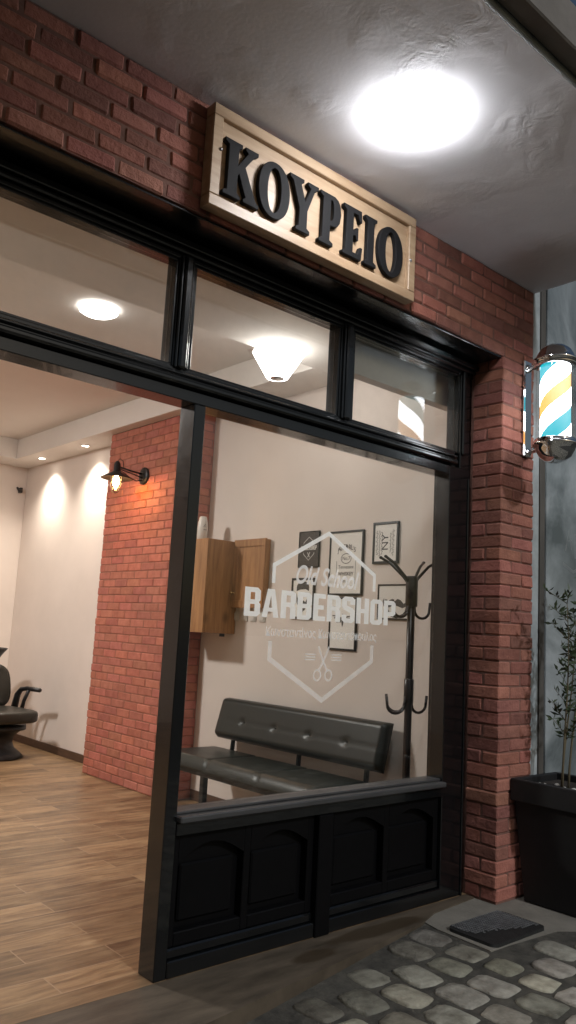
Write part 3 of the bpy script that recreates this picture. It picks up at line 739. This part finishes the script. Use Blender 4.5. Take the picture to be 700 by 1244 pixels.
def plant():
    root = thing('potted_olive', (3.97, -.2, .572), 'slender sapling with narrow leaves growing out of the black planter', 'plant')
    st = MB(); lf = MB()
    for (bx, by, tip, bend) in ((3.955, -.2, 1.52, -.06), (3.985, -.18, 1.40, .05), (4.0, -.21, 1.6, .13)):
        pts = [Vector((bx + bend * t * t + .015 * math.sin(5 * t + bx * 9), by - .05 * t, .56 + (tip - .56) * t)) for t in [i / 10 for i in range(11)]]
        st.tube(pts, [.007 - .0005 * i for i in range(11)], 6)
        twigs = []
        for i in range(3, 11):
            for _ in range(2):
                p = pts[i]; a = random.uniform(0, 2 * PI); d = Vector((math.cos(a) * .6, math.sin(a) * .6, random.uniform(.3, .9))).normalized(); l = random.uniform(.05, .16)
                q = p + d * l; st.tube([p, q], [.0022, .001], 4); twigs.append((p, q))
        for (p, q) in twigs:
            for k in range(9):
                c = p.lerp(q, random.uniform(.2, 1.05)); d = Vector((random.uniform(-1, 1), random.uniform(-1, 1), random.uniform(-.2, 1))).normalized(); s_ = d.cross(Vector((random.uniform(-1, 1), random.uniform(-1, 1), .3))).normalized()
                l, w = random.uniform(.035, .06), random.uniform(.006, .010); nn = d.cross(s_) * .004
                lf.add([c, c + d * l * .5 + s_ * w + nn, c + d * l, c + d * l * .5 - s_ * w + nn], [(0, 1, 2), (0, 2, 3)])
    st.build('stem', 'bark', root); lf.build('foliage', 'leaf', root)
plant()
root = thing('rubber_mat', (3.37, -.2, 0), 'small black rounded rubber mat lying at the foot of the brick pier', 'mat')
def rrect(x0, x1, y0, y1, r, n=6):
    out = []
    for (cx_, cy_, a0) in ((x1 - r, y1 - r, 0), (x0 + r, y1 - r, PI / 2), (x0 + r, y0 + r, PI), (x1 - r, y0 + r, 1.5 * PI)):
        for k in range(n + 1): a = a0 + PI / 2 * k / n; out.append((cx_ + r * math.cos(a), cy_ + r * math.sin(a)))
    return out
mb = MB(); mb.prism(rrect(3.165, 3.58, -.33, -.07, .035), (0, 0, -.006), (1, 0, 0), (0, 1, 0), (0, 0, 1), .014); mb.build('base', 'rubber', root)
mb = MB()
for i in range(26):
    for j in range(15):
        x = 3.19 + i * .0145; y = -.315 + j * .0165
        if (y + .33) > .34 * (3.60 - x) + random.uniform(-.012, .012) and x < 3.562 and y < -.083: mb.box(x, x + .011, y, y + .012, .0082, .0125, .002)
mb.build('grip_studs', 'grip_rubber', root)

# ------------------------------------------------------------------ interior things
# bench
root = thing('waiting_bench', (3.4, 1.5, 0), 'dark leather waiting bench with buttoned back against the poster wall', 'bench')
def pillow(x0, x1, y0, y1, z0, z1, puff, nseg=3, axis_up=True, ny=48, nz=12):
    """cushion: rounded box with soft segments along y"""
    m = MB(); vs = []; fs = []
    return m
def cushion(O, A, B, C, la, lb, lc, segs, name, mat, parent, buttons=()):
    """A long axis, B short axis, C thickness normal (front); rounded edges, seam dips and button dimples"""
    O, A, B, C = map(Vector, (O, A, B, C)); na, nb = 72, 18; m = MB(); vs = []; fs = []
    def h(u, v):
        e = min(u, 1 - u) * la; f_ = min(v, 1 - v) * lb
        t = 1 - max(0, 1 - e / .035) ** 2.5 * .8; t *= 1 - max(0, 1 - f_ / .035) ** 2.5 * .8
        for k in range(1, segs): t -= .16 * math.exp(-((u * la - la * k / segs) / .007) ** 2)
        for (bu, bv) in buttons: t -= .35 * math.exp(-(((u - bu) * la) ** 2 + ((v - bv) * lb) ** 2) / .016 ** 2)
        if buttons: t -= .03 * math.exp(-((v - .55) * lb / .006) ** 2)
        return lc * t
    for i in range(na + 1):
        for j in range(nb + 1):
            u, v = i / na, j / nb; vs.append(O + A * (u * la) + B * (v * lb) + C * h(u, v))
    off = len(vs)
    for i in range(na + 1):
        for j in range(nb + 1): vs.append(O + A * (i / na * la) + B * (j / nb * lb))
    w = nb + 1
    for i in range(na):
        for j in range(nb):
            a = i * w + j; fs.append((a, a + w, a + w + 1, a + 1)); fs.append((off + a, off + a + 1, off + a + w + 1, off + a + w))
    for i in range(na):
        for j in (0, nb): a = i * w + j; q = (a, a + w, off + a + w, off + a); fs.append(q if j else q[::-1])
    for j in range(nb):
        for i in (0, na): a = i * w + j; q = (a, a + 1, off + a + 1, off + a); fs.append(q[::-1] if i else q)
    m.add(vs, fs, None, True); o = m.build(name, mat, parent); return o
st = cushion((3.15, .82, .375), (0, 1, 0), (1, 0, 0), (0, 0, 1), 1.52, .46, .085, 3, 'seat', 'black_leather', root)
mb = MB(); mb.box(3.17, 3.60, .84, 2.32, .345, .374, .004); mb.build('seat_frame', 'black_metal', root)
bt = [(.185, .55), (.39, .55), (.60, .55), (.81, .55)]
tl = Vector((-.26, 0, -.965)).normalized(); nn = Vector((-.965, 0, .26)).normalized()
cushion((3.655, .70, .80), (0, 1, 0), tuple(tl), tuple(nn), 1.575, .285, .065, 1, 'backrest', 'black_leather', root, bt)
bk = root.children[-1]
for (u, v) in bt:
    p = Vector((3.655, .70 + u * 1.575, .80)) + tl * (v * .275) + nn * .044
    m = MB(); m.lathe(tuple(p), [(.0, -.008), (.007, -.006), (.010, 0)], 12, 'X'); m.build('button', 'black_leather', bk)
for y in (2.14, 1.45, .86):
    m = MB(); m.tube([(3.60, y, .35), (3.62, y, .60), (3.66, y, .74)], .016, 8); m.build('bracket', 'black_metal', root)
for (x, y) in ((3.22, 1.93), (3.22, .95), (3.60, 1.48), (3.60, .95)):
    m = MB(); m.box(x, x + .04, y, y + .04, .001, .345, .003); m.build('leg', 'black_metal', root)

# coat rack
RX, RY = 3.50, .47
root = thing('coat_rack', (RX, RY, 0), 'dark standing coat rack with curved hooks by the window end', 'coat rack')
mb = MB(); mb.tube([(RX, RY, .03), (RX, RY, .45), (RX, RY, 1.05), (RX, RY, 1.62)], [.021, .021, .021, .022], 16); mb.build('pole', 'rack_metal', root)
mb = MB(); mb.lathe((RX, RY, 0), [(.03, 1.47), (.034, 1.475), (.034, 1.63), (.03, 1.64), (0, 1.642)], 20); mb.build('hub', 'rack_metal', root)
mb = MB(); mb.lathe((RX, RY, 0), [(.021, .94), (.027, .945), (.027, 1.07), (.021, 1.075)], 20); mb.build('hub', 'rack_metal', root)
ring = [(RX + .17 * math.cos(a), RY + .15 * math.sin(a), .015) for a in [2 * PI * k / 32 for k in range(33)]]
mb = MB(); mb.tube(ring, .012, 8, False)
for k in range(4): a = PI / 4 + k * PI / 2; mb.tube([(RX, RY, .07), (RX + .08 * math.cos(a), RY + .07 * math.sin(a), .05), (RX + .17 * math.cos(a), RY + .15 * math.sin(a), .015)], .009, 8)
mb.build('base', 'rack_metal', root)
for k, a in enumerate((PI * .93, PI * .78, -.10, PI * .12)):
    d = Vector((math.cos(a), math.sin(a) * .9, 0)); m = MB(); L_ = .17
    p0 = Vector((RX, RY, 1.60)) + d * .02
    m.tube([p0, p0 + d * .03 + Vector((0, 0, .035)), p0 + d * .11 + Vector((0, 0, .105)), p0 + d * L_ + Vector((0, 0, .135))], [.010, .009, .008, .008], 10)
    m.lathe(tuple(p0 + d * L_ + Vector((0, 0, .135))), [(0, .009), (.008, .006), (.010, 0), (.008, -.006), (0, -.009)], 10); m.build('arm', 'rack_metal', root)
for z, an in ((1.50, (PI, PI * .85, -.05, PI * .2)), (.98, (PI * .95, 0., PI * .55))):
    for a in an:
        d = Vector((math.cos(a), math.sin(a) * .9, 0)); m = MB(); q = Vector((RX, RY, z)); rr = .062
        pts = [q + d * .02] + [q + d * (.028 + rr + rr * math.cos(t)) + Vector((0, 0, -.045 + rr * math.sin(t) * .75)) for t in [PI + PI * j / 8 * 1.02 for j in range(9)]] + [q + d * (.028 + 2 * rr + .006) + Vector((0, 0, .0))]
        m.tube(pts, .008, 10); m.build('hook', 'rack_metal', root)

# posters
def frame_on_wall(y0, y1, z0, z1, label, paper='paper', fw=.016):
    r = thing('framed_poster', (XW - .01, (y0 + y1) / 2, z0), label, 'poster', 'framed posters on the side wall')
    m = MB(); t = .015
    m.box(XW - t, XW - .001, y0, y1, z0, z0 + fw, .002); m.box(XW - t, XW - .001, y0, y1, z1 - fw, z1, .002)
    m.box(XW - t, XW - .001, y0, y0 + fw, z0 + fw, z1 - fw, .002); m.box(XW - t, XW - .001, y1 - fw, y1, z0 + fw, z1 - fw, .002); m.build('frame', 'frame_black', r)
    m = MB(); m.box(XW - .010, XW - .002, y0 + fw, y1 - fw, z0 + fw, z1 - fw, 0); pr = m.build('print', paper, r)
    m = MB(); m.box(XW - .0125, XW - .0118, y0 + fw, y1 - fw, z0 + fw, z1 - fw, 0); m.build('glass', 'glass_poster', r)
    return r, pr
PXW = XW - .0108
def wt(body, size, y, z, pr, mat='ink', xs=1., **k): return text(body, size, (PXW, y, z), WR, ZU, WN, 'print_text', mat, pr, xs=xs, **k)
# 1 black emblem poster
r, pr = frame_on_wall(1.448, 1.652, 1.735, 1.985, 'small black poster with white barbershop emblem, upper left of the frames', 'paper_black', .006)
block_word('BARBERSHOP', -1.628, -1.472, 1.855, 1.885, 'ink_white', pr, (PXW, 0, 0), (0, -1, 0), WN, 'print_text')
m = MB(); c0 = -1.55
for pts in ([(c0 - .052, 1.895), (c0 - .052, 1.905), (c0, 1.945), (c0 + .052, 1.905), (c0 + .052, 1.895)], [(c0 - .052, 1.838), (c0 - .052, 1.828), (c0, 1.785), (c0 + .052, 1.828), (c0 + .052, 1.838)]): stroke(m, pts, .004, (PXW, 0, 0), WR, ZU, WN)
for sg in (-1, 1): stroke(m, [(c0 - .012 * sg, 1.84), (c0, 1.82), (c0 + .01 * sg, 1.806)], .005, (PXW, 0, 0), WR, ZU, WN, .0004 + sg * .0001)
m.build('print_emblem', 'ink_white', pr)
# 2 beard poster
r, pr = frame_on_wall(1.475, 1.705, 1.385, 1.665, 'small white poster of a bearded face hanging under the black emblem poster')
m = MB(); c0, z0 = -1.59, 1.55
m.prism(ellipse(c0, 1.60, .062, .042, 20, 2, 0, PI) + [(c0 - .062, 1.575), (c0 - .03, 1.585), (c0 + .03, 1.588), (c0 + .062, 1.575)], (PXW, 0, 0), WR, ZU, WN, .0003)
m.prism([(c0 - .062, 1.565), (c0 - .05, 1.53), (c0 - .03, 1.50), (c0 - .012, 1.512), (c0, 1.505), (c0 + .012, 1.512), (c0 + .03, 1.50), (c0 + .05, 1.53), (c0 + .062, 1.565), (c0 + .058, 1.50), (c0 + .03, 1.45), (c0, 1.43), (c0 - .03, 1.45), (c0 - .058, 1.50)], (PXW, 0, 0), WR, ZU, WN, .0003)
for sg in (-1, 1): stroke(m, [(c0 + sg * .012, 1.556), (c0 + sg * .042, 1.558)], .010, (PXW, 0, 0), WR, ZU, WN)
m.build('print_face', 'ink', pr)
# 3 large label poster
r, pr = frame_on_wall(1.040, 1.347, 1.545, 1.968, 'largest white poster with arched whiskey label lettering, centre of the frames', fw=.014)
yc = 1.19
for i, chh in enumerate("JACK DANIEL'S"):
    a = (i - 6) * .105; wt(chh, .042, yc - math.sin(a) * .125, 1.735 + math.cos(a) * .125 - .01, pr)
m = MB(); e = ellipse(-yc, 1.785, .045, .032, 24); stroke(m, e + [e[0], e[1]], .004, (PXW, 0, 0), WR, ZU, WN)
for sg in (-1, 1): stroke(m, [(-yc + sg * .085, 1.62), (-yc + sg * .085, 1.77)], .003, (PXW, 0, 0), WR, ZU, WN)
m.build('print_border', 'ink', pr)
wt('No.7', .034, yc, 1.775, pr); wt('Tennessee', .032, yc, 1.72, pr); wt('WHISKEY', .032, yc, 1.675, pr, bold=.0006); wt('40% vol', .022, yc, 1.63, pr)
# 4 winged emblem
r, pr = frame_on_wall(1.077, 1.322, 1.195, 1.535, 'tall white poster with winged emblem right below the largest poster', fw=.013)
m = MB(); c0, z0 = -1.2, 1.40
for sg in (-1, 1):
    for k in range(4): stroke(m, [(c0 + sg * .012, z0 - .008 * k), (c0 + sg * (.05), z0 + .012 - .012 * k), (c0 + sg * (.092 - .014 * k), z0 + .016 - .015 * k)], .007, (PXW, 0, 0), WR, ZU, WN, .0003 + .0001 * k)
m.prism([(c0, z0 + .03), (c0 + .012, z0), (c0 + .006, z0 - .04), (c0, z0 - .055), (c0 - .006, z0 - .04), (c0 - .012, z0)], (PXW, 0, 0), WR, ZU, WN, .0009); m.build('print_emblem', 'ink', pr)
# 5 sideways lettering
r, pr = frame_on_wall(.752, .962, 1.742, 2.003, 'white poster with sideways lettering above the coat rack arm, top right of the frames')
text('NY', .075, (PXW, .93 - .095, 1.875), (0, 0, 1), (0, 1, 0), WN, 'print_text', 'ink', pr)
m = MB()
for k_, (yy, amp, zz0, zz1) in enumerate(((.925, .012, 1.80, 1.95), (.905, .006, 1.79, 1.95), (.885, .009, 1.80, 1.94), (.815, .007, 1.81, 1.93), (.795, .010, 1.79, 1.95))):
    pts = [(-yy + amp * (1 if q % 2 else -1) * (.5 + .5 * math.sin(q * 1.7 + k_)), zz0 + (zz1 - zz0) * q / 22) for q in range(23)]
    stroke(m, pts, .0035, (PXW, 0, 0), WR, ZU, WN, .0002 + .0001 * k_)
m.build('print_scrollwork', 'ink', pr)
# 6 moustache
r, pr = frame_on_wall(.642, .905, 1.400, 1.615, 'white poster with curled black moustache behind the coat rack', fw=.010)
m = MB(); c0, z0 = -.765, 1.50
m.prism([(c0, z0 + .012), (c0 + .02, z0 + .026), (c0 + .045, z0 + .018), (c0 + .07, z0 - .004), (c0 + .088, z0 + .008), (c0 + .086, z0 + .03), (c0 + .098, z0 + .012), (c0 + .09, z0 - .018), (c0 + .06, z0 - .03), (c0 + .03, z0 - .02), (c0, z0 - .012),
         (c0 - .03, z0 - .02), (c0 - .06, z0 - .03), (c0 - .09, z0 - .018), (c0 - .098, z0 + .012), (c0 - .086, z0 + .03), (c0 - .088, z0 + .008), (c0 - .07, z0 - .004), (c0 - .045, z0 + .018), (c0 - .02, z0 + .026)], (PXW, 0, 0), WR, ZU, WN, .0003)
m.build('print_moustache', 'ink', pr)

# cabinet, its neighbour, bottle, switches
root = thing('wall_cabinet', (3.56, 2.53, 1.257), 'tall plain oak wall cabinet in the corner beside the brick column', 'cabinet')
mb = MB(); mb.box(3.43, XW - .001, 2.325, 2.735, 1.257, 1.945, .003); mb.build('carcass', 'cabinet_wood', root)
mb = MB(); mb.box(3.412, 3.4295, 2.325, 2.735, 1.257, 1.945, .002); dr = mb.build('door', 'cabinet_wood', root)
mb = MB(); mb.tube([(3.392, 2.69, 1.56), (3.392, 2.69, 1.66)], .006, 8); mb.build('handle', 'brass', dr)
mb = MB(); mb.box(3.60, 3.63, 2.34, 2.37, 1.235, 1.2565, .002); mb.build('hanging_bracket', 'black_metal', root)
root = thing('fuse_cupboard', (XW - .03, 2.18, 1.45), 'shallow oak wall cupboard with framed panel door above the switches', 'cupboard')
mb = MB(); mb.box(XW - .04, XW - .001, 1.965, 2.322, 1.455, 1.95, .002); mb.build('box', 'cabinet_wood', root)
mb = MB(); y0, y1, z0, z1 = 1.957, 2.323, 1.450, 1.955; f = .055
mb.box(XW - .06, XW - .0405, y0, y1, z0, z0 + f, .003); mb.box(XW - .06, XW - .0405, y0, y1, z1 - f, z1, .003)
mb.box(XW - .0598, XW - .0407, y0, y0 + f, z0 + f, z1 - f, .003); mb.box(XW - .0598, XW - .0407, y1 - f, y1, z0 + f, z1 - f, .003)
mb.box(XW - .052, XW - .0407, y0 + f, y1 - f, z0 + f, z1 - f, .001); dr = mb.build('door', 'cabinet_wood', root)
mb = MB(); mb.lathe((XW - .06, 2.295, 1.56), [(.008, .0), (.006, -.012), (.013, -.02), (.012, -.028), (0, -.032)], 14, 'X'); mb.build('knob', 'brass', dr)
root = thing('ceramic_bottle', (3.52, 2.56, 1.946), 'small white bottle standing on top of the tall oak cabinet', 'bottle')
mb = MB(); mb.lathe((3.52, 2.56, 1.946), [(.036, .0), (.04, .004), (.04, .10), (.037, .14), (.03, .17), (.027, .185), (.022, .188), (0, .188)], 24); mb.build('body', 'ceramic', root)
m = MB(); stroke(m, [(3.50, 2.05), (3.515, 2.075), (3.52, 2.05)], .004, (0, 2.5195, 0), XR, ZU, YN); stroke(m, [(3.50, 2.03), (3.53, 2.03)], .003, (0, 2.5195, 0), XR, ZU, YN); m.build('label_mark', 'ink', root)
lab = ['white light switch under the oak cupboard, first from the cabinet', 'white light switch under the oak cupboard, second from the cabinet', 'white light switch under the oak cupboard, third from the cabinet', 'white light switch under the oak cupboard, farthest from the cabinet']
for i, y in enumerate((2.315, 2.215, 2.115, 2.012)):
    r = thing('light_switch', (XW, y, 1.38), lab[i], 'light switch', 'light switches under the cupboard')
    m = MB(); m.box(XW - .010, XW - .0005, y - .034, y + .034, 1.355, 1.425, .003); m.build('plate', 'white_plastic', r)
    m = MB(); m.box(XW - .016, XW - .0102, y - .022, y + .022, 1.365, 1.415, .002); m.build('rocker', 'white_plastic', r)

# wall lamp on the column
root = thing('wall_lamp', (XB, 3.41, 2.54), 'black industrial wall lamp with glowing caged bulb on the brick column', 'wall lamp')
py, pz = 3.41, 2.54
mb = MB(); mb.lathe((XB - .004, py, pz), [(.075, .0), (.075, -.012), (.06, -.02), (.02, -.026), (0, -.026)], 28, 'X'); mb.build('back_plate', 'black_metal', root)
mb = MB(); BX = 3.215
mb.tube([(XB - .02, py, pz + .012), (3.36, py, pz + .02), (BX + .02, py, pz + .035)], .008, 8); mb.tube([(XB - .02, py, pz - .02), (3.36, py, pz - .0), (BX + .02, py, pz + .02)], .005, 8)
mb.tube([(XB - .02, py, pz - .04), (3.40, py, pz - .055), (3.33, py, pz - .03), (BX + .03, py, pz + .01)], .004, 8); mb.build('arm', 'black_metal', root)
mb = MB(); mb.lathe((BX, py, pz), [(.0, .085), (.014, .08), (.026, .06), (.03, .0), (.04, -.012), (.13, -.062), (.135, -.066), (.125, -.066), (.04, -.022), (0, -.02)], 32); mb.build('shade', 'black_metal', root)
mb = MB(); mb.tube([(BX, py, pz + .085), (BX + .02, py, pz + .105), (BX + .05, py, pz + .09), (BX + .06, py, pz + .04)], .003, 6); mb.build('cord', 'black_metal', root)
mb = MB(); mb.lathe((BX, py, pz), [(.045, -.03), (.05, -.07), (.05, -.12), (.04, -.155), (.018, -.175), (0, -.178)], 24); gg = mb.build('glass_jar', 'glass_tube', root)
mb = MB(); mb.lathe((BX, py, pz), [(.012, -.03), (.015, -.05), (.028, -.075), (.028, -.10), (.018, -.125), (0, -.135)], 20); mb.build('bulb', 'bulb_em', root)
mb = MB()
for k in range(4):
    a = k * PI / 2 + .4; c, s_ = math.cos(a), math.sin(a)
    mb.tube([(BX + .054 * c, py + .054 * s_, pz - .03), (BX + .055 * c, py + .055 * s_, pz - .12), (BX + .03 * c, py + .03 * s_, pz - .178), (BX, py, pz - .188)], .0022, 6)
mb.tube([(BX + .056 * math.cos(a), py + .056 * math.sin(a), pz - .10) for a in [2 * PI * k / 20 for k in range(21)]], .0022, 6, False); mb.build('cage', 'black_metal', root)

# recessed spots, shop ceiling lamp, stand-in glows behind the transoms
sl = ['small recessed ceiling spot nearer the brick column', 'small recessed ceiling spot nearer the back corner']
def lamp_obj(name, kind, loc, energy, color, rot=(0, 0, 0), parent=None, **kw):
    l = bpy.data.lights.new(name, kind); l.energy = energy; l.color = color
    for k, v in kw.items(): setattr(l, k, v)
    o = bpy.data.objects.new(name, l); COL.objects.link(o)
    if parent is not None: o.parent = parent; o.location = Vector(loc) - world_base(parent)
    else: o.location = loc
    o.rotation_euler = rot; return o
for i, (x, y) in enumerate(((3.545, 4.68), (3.545, 5.66))):
    r = thing('recessed_spot', (x, y, 3.0), sl[i], 'spotlight', 'recessed spots over the side wall')
    m = MB(); m.lathe((x, y, 3.0), [(.046, -.0005), (.046, -.006), (.036, -.008), (.034, -.001)], 24); m.build('ring', 'white_plastic', r)
    m = MB(); m.lathe((x, y, 3.0), [(.034, -.003), (.02, -.006), (0, -.007)], 20); m.build('bulb', 'spot_em', r)
    lamp_obj('spot_light', 'SPOT', (x, y, 2.985), 95, (1, .90, .76), (0, math.radians(4), 0), r, spot_size=math.radians(120), spot_blend=1.0, shadow_soft_size=.03)
def flush(x, y, z, rr, label, mat='lamp_in', group='round interior ceiling lamps'):
    r = thing('ceiling_lamp', (x, y, z), label, 'ceiling lamp', group)
    m = MB(); m.lathe((x, y, z), [(rr * .96, -.0005), (rr * .97, -.008), (rr * .9, -.0085)], 36); m.build('rim', 'white_plastic', r)
    m = MB(); m.lathe((x, y, z), [(rr + .002, -.004), (rr + .002, -.026), (rr * .8, -.04), (0, -.046)], 36); m.build('diffuser', mat, r); return r
flush(2.18, 1.93, 3.215, .115, 'round lamp shape added for the reflection-like bright spot in the left transom pane', 'glow_disc')  # stand-in disc for a reflection-like bright spot in the transom glass
flush(.7, 3.5, 3.215, .2, 'large round ceiling lamp in the middle of the shop')
CXL, CYL, CZL = 3.005, 1.16, 2.98  # glowing cone added for a reflection-like shape in the transom glass
root = thing('cone_glow', (CXL, CYL, CZL), 'white cone lamp shape added for the reflection-like glow in the middle transom pane', 'ceiling lamp')
mb = MB(); mb.lathe((CXL, CYL, CZL), [(.150, -.006), (.158, -.012), (.066, -.165), (.06, -.167), (0, -.167)], 40); mb.build('shade', 'glow_cone', root)
mb = MB(); mb.lathe((CXL, CYL, CZL), [(.185, -.0005), (.19, -.002), (.185, -.0045), (0, -.005)], 40); mb.build('glass_plate', 'glass_poster', root)
mb = MB(); mb.lathe((CXL, CYL, CZL), [(.05, .0195), (.05, .0005)], 24); mb.build('ceiling_cup', 'white_plastic', root)
mb = MB(); mb.lathe((CXL, CYL, CZL), [(.045, -.1675), (.04, -.172), (.0, -.176)], 24); mb.build('end_cap', 'chrome', root)

# small bracket near the back corner
root = thing('wall_bracket', (3.6, 6.3, 2.86), 'tiny dark bracket fixed high in the far wall corner', 'bracket')
mb = MB(); mb.box(3.62, 3.65, 6.33, YBK - .001, 2.70, 2.76, .004); mb.tube([(3.635, 6.33, 2.73), (3.58, 6.27, 2.71), (3.55, 6.25, 2.74)], .012, 8); mb.build('arm', 'black_metal', root)

# shampoo chair
CC = Vector((3.12, 5.08, 0)); fa = math.radians(-82)
F = Vector((math.cos(fa), math.sin(fa), 0)); SD = Vector((-F.y, F.x, 0)); Z = Vector((0, 0, 1))
root = thing('shampoo_chair', tuple(CC), 'dark leather salon wash chair with armrest and black basin behind its back', 'chair')
def loc(f, s_, z): return CC + F * f + SD * s_ + Z * z
mb = MB(); mb.lathe(tuple(CC), [(.0, .0), (.25, .001), (.26, .012), (.22, .05), (.17, .09), (.15, .14), (.16, .20), (.22, .25), (.26, .26), (.26, .30), (0, .30)], 40); mb.build('base', 'black_metal', root)
def soft_box(c, ax, ay, az, sx, sy, sz, name, mat, par, p=4., chan=0):
    m = MB(); n, k = 40, 20; vs = []; fs = []
    for j in range(k + 1):
        b = -PI / 2 + PI * j / k
        for i in range(n):
            a = 2 * PI * i / n
            def sg(v, e): return math.copysign(abs(v) ** e, v)
            e = 2 / p; x = sg(math.cos(b), e) * sg(math.cos(a), e); y = sg(math.cos(b), e) * sg(math.sin(a), e); z = sg(math.sin(b), e)
            q = sx * x
            if chan and x > .3: q -= .022 * abs(math.cos(y * chan)) ** 6
            vs.append(c + ax * q + ay * (sy * y) + az * (sz * z))
    for j in range(k):
        for i in range(n): a = j * n + i; b = j * n + (i + 1) % n; fs.append((a, b, b + n, a + n))
    m.add(vs, fs, None, True); return m.build(name, mat, par)
soft_box(loc(.03, 0, .385), F, SD, Z, .30, .27, .065, 'seat', 'brown_leather', root, 5)
tb = (F * -.25 + Z).normalized(); nb_ = (F + Z * .25).normalized()
soft_box(loc(-.24, 0, .63), nb_, SD, tb, .05, .235, .215, 'backrest', 'brown_leather', root, 3.2, 14)
for sg in (-1, 1):
    m = MB(); pts = [loc(-.20, sg * .28, .42), loc(-.17, sg * .285, .55), loc(-.12, sg * .29, .605), loc(-.02, sg * .29, .62), loc(.20, sg * .29, .62)]
    m.tube(pts, [.035, .03, .024, .022, .02], 12); m.tube([loc(.02, sg * .285, .61), loc(-.04, sg * .28, .50), loc(-.07, sg * .28, .40)], [.018, .018, .022], 10); m.build('armrest', 'black_metal', root)
bm = MB(); bc = loc(-.44, .02, .83)
bm.lathe(tuple(bc), [(.0, -.05), (.09, -.04), (.14, .02), (.19, .10), (.235, .155), (.225, .158), (.17, .10), (.12, .03), (0, -.01)], 36); bm.build('basin', 'black_metal', root)
m = MB(); m.tube([loc(-.44, .02, .02), loc(-.44, .02, .4), loc(-.44, .02, .79)], [.11, .07, .06], 20); m.build('basin_pedestal', 'black_metal', root)

# ------------------------------------------------------------------ world, sun, camera
w = bpy.data.worlds.new('World'); S.world = w; w.use_nodes = True; nt = w.node_tree; nt.nodes.clear()
sky = nt.nodes.new('ShaderNodeTexSky'); sky.sky_type = 'NISHITA'; sky.sun_disc = False; sky.sun_elevation = math.radians(28.0); sky.sun_rotation = math.radians(180); sky.air_density = 1.4; sky.dust_density = 3.; sky.ozone_density = 2.
bg = nt.nodes.new('ShaderNodeBackground'); bg.inputs[1].default_value = .035
out = nt.nodes.new('ShaderNodeOutputWorld'); nt.links.new(sky.outputs[0], bg.inputs[0]); nt.links.new(bg.outputs[0], out.inputs[0])

sl_ = bpy.data.lights.new('street_light', 'SUN'); sl_.energy = 1.5; sl_.angle = math.radians(3); sl_.color = (.9, .95, 1)  # sun-type lamp standing in for an unseen street light opposite the pier
so_ = bpy.data.objects.new('street_light', sl_); COL.objects.link(so_); so_.location = (3.7, -8, 6); so_.rotation_euler = Vector((.06, 1, -.7)).to_track_quat('-Z', 'Y').to_euler()
cam = bpy.data.cameras.new('camera'); co = bpy.data.objects.new('camera', cam); COL.objects.link(co); S.camera = co
from mathutils import Matrix
r = Vector((.74539926, -.66446437, .05354476)); u = Vector((-.13890047, -.07625394, .98736619)); f = Vector((.65198666, .74341942, .14913404))
u = (u - f * u.dot(f)).normalized(); r = f.cross(u).normalized()
co.matrix_world = Matrix(((r.x, u.x, -f.x, 0), (r.y, u.y, -f.y, -2.43344696), (r.z, u.z, -f.z, 1.29), (0, 0, 0, 1)))
cam.sensor_fit = 'VERTICAL'; cam.sensor_height = 24; cam.lens = 970.13 / 1244 * 24; cam.clip_start = .05; cam.clip_end = 1000
vs_ = S.view_settings; vs_.view_transform = 'Standard'; vs_.look = 'None'; vs_.exposure = 0.0; vs_.gamma = 1
S.cycles.max_bounces = 8; S.cycles.transparent_max_bounces = 16; S.cycles.sample_clamp_indirect = 6
S.cycles.use_denoising = True
S.cycles.caustics_reflective = False; S.cycles.caustics_refractive = False
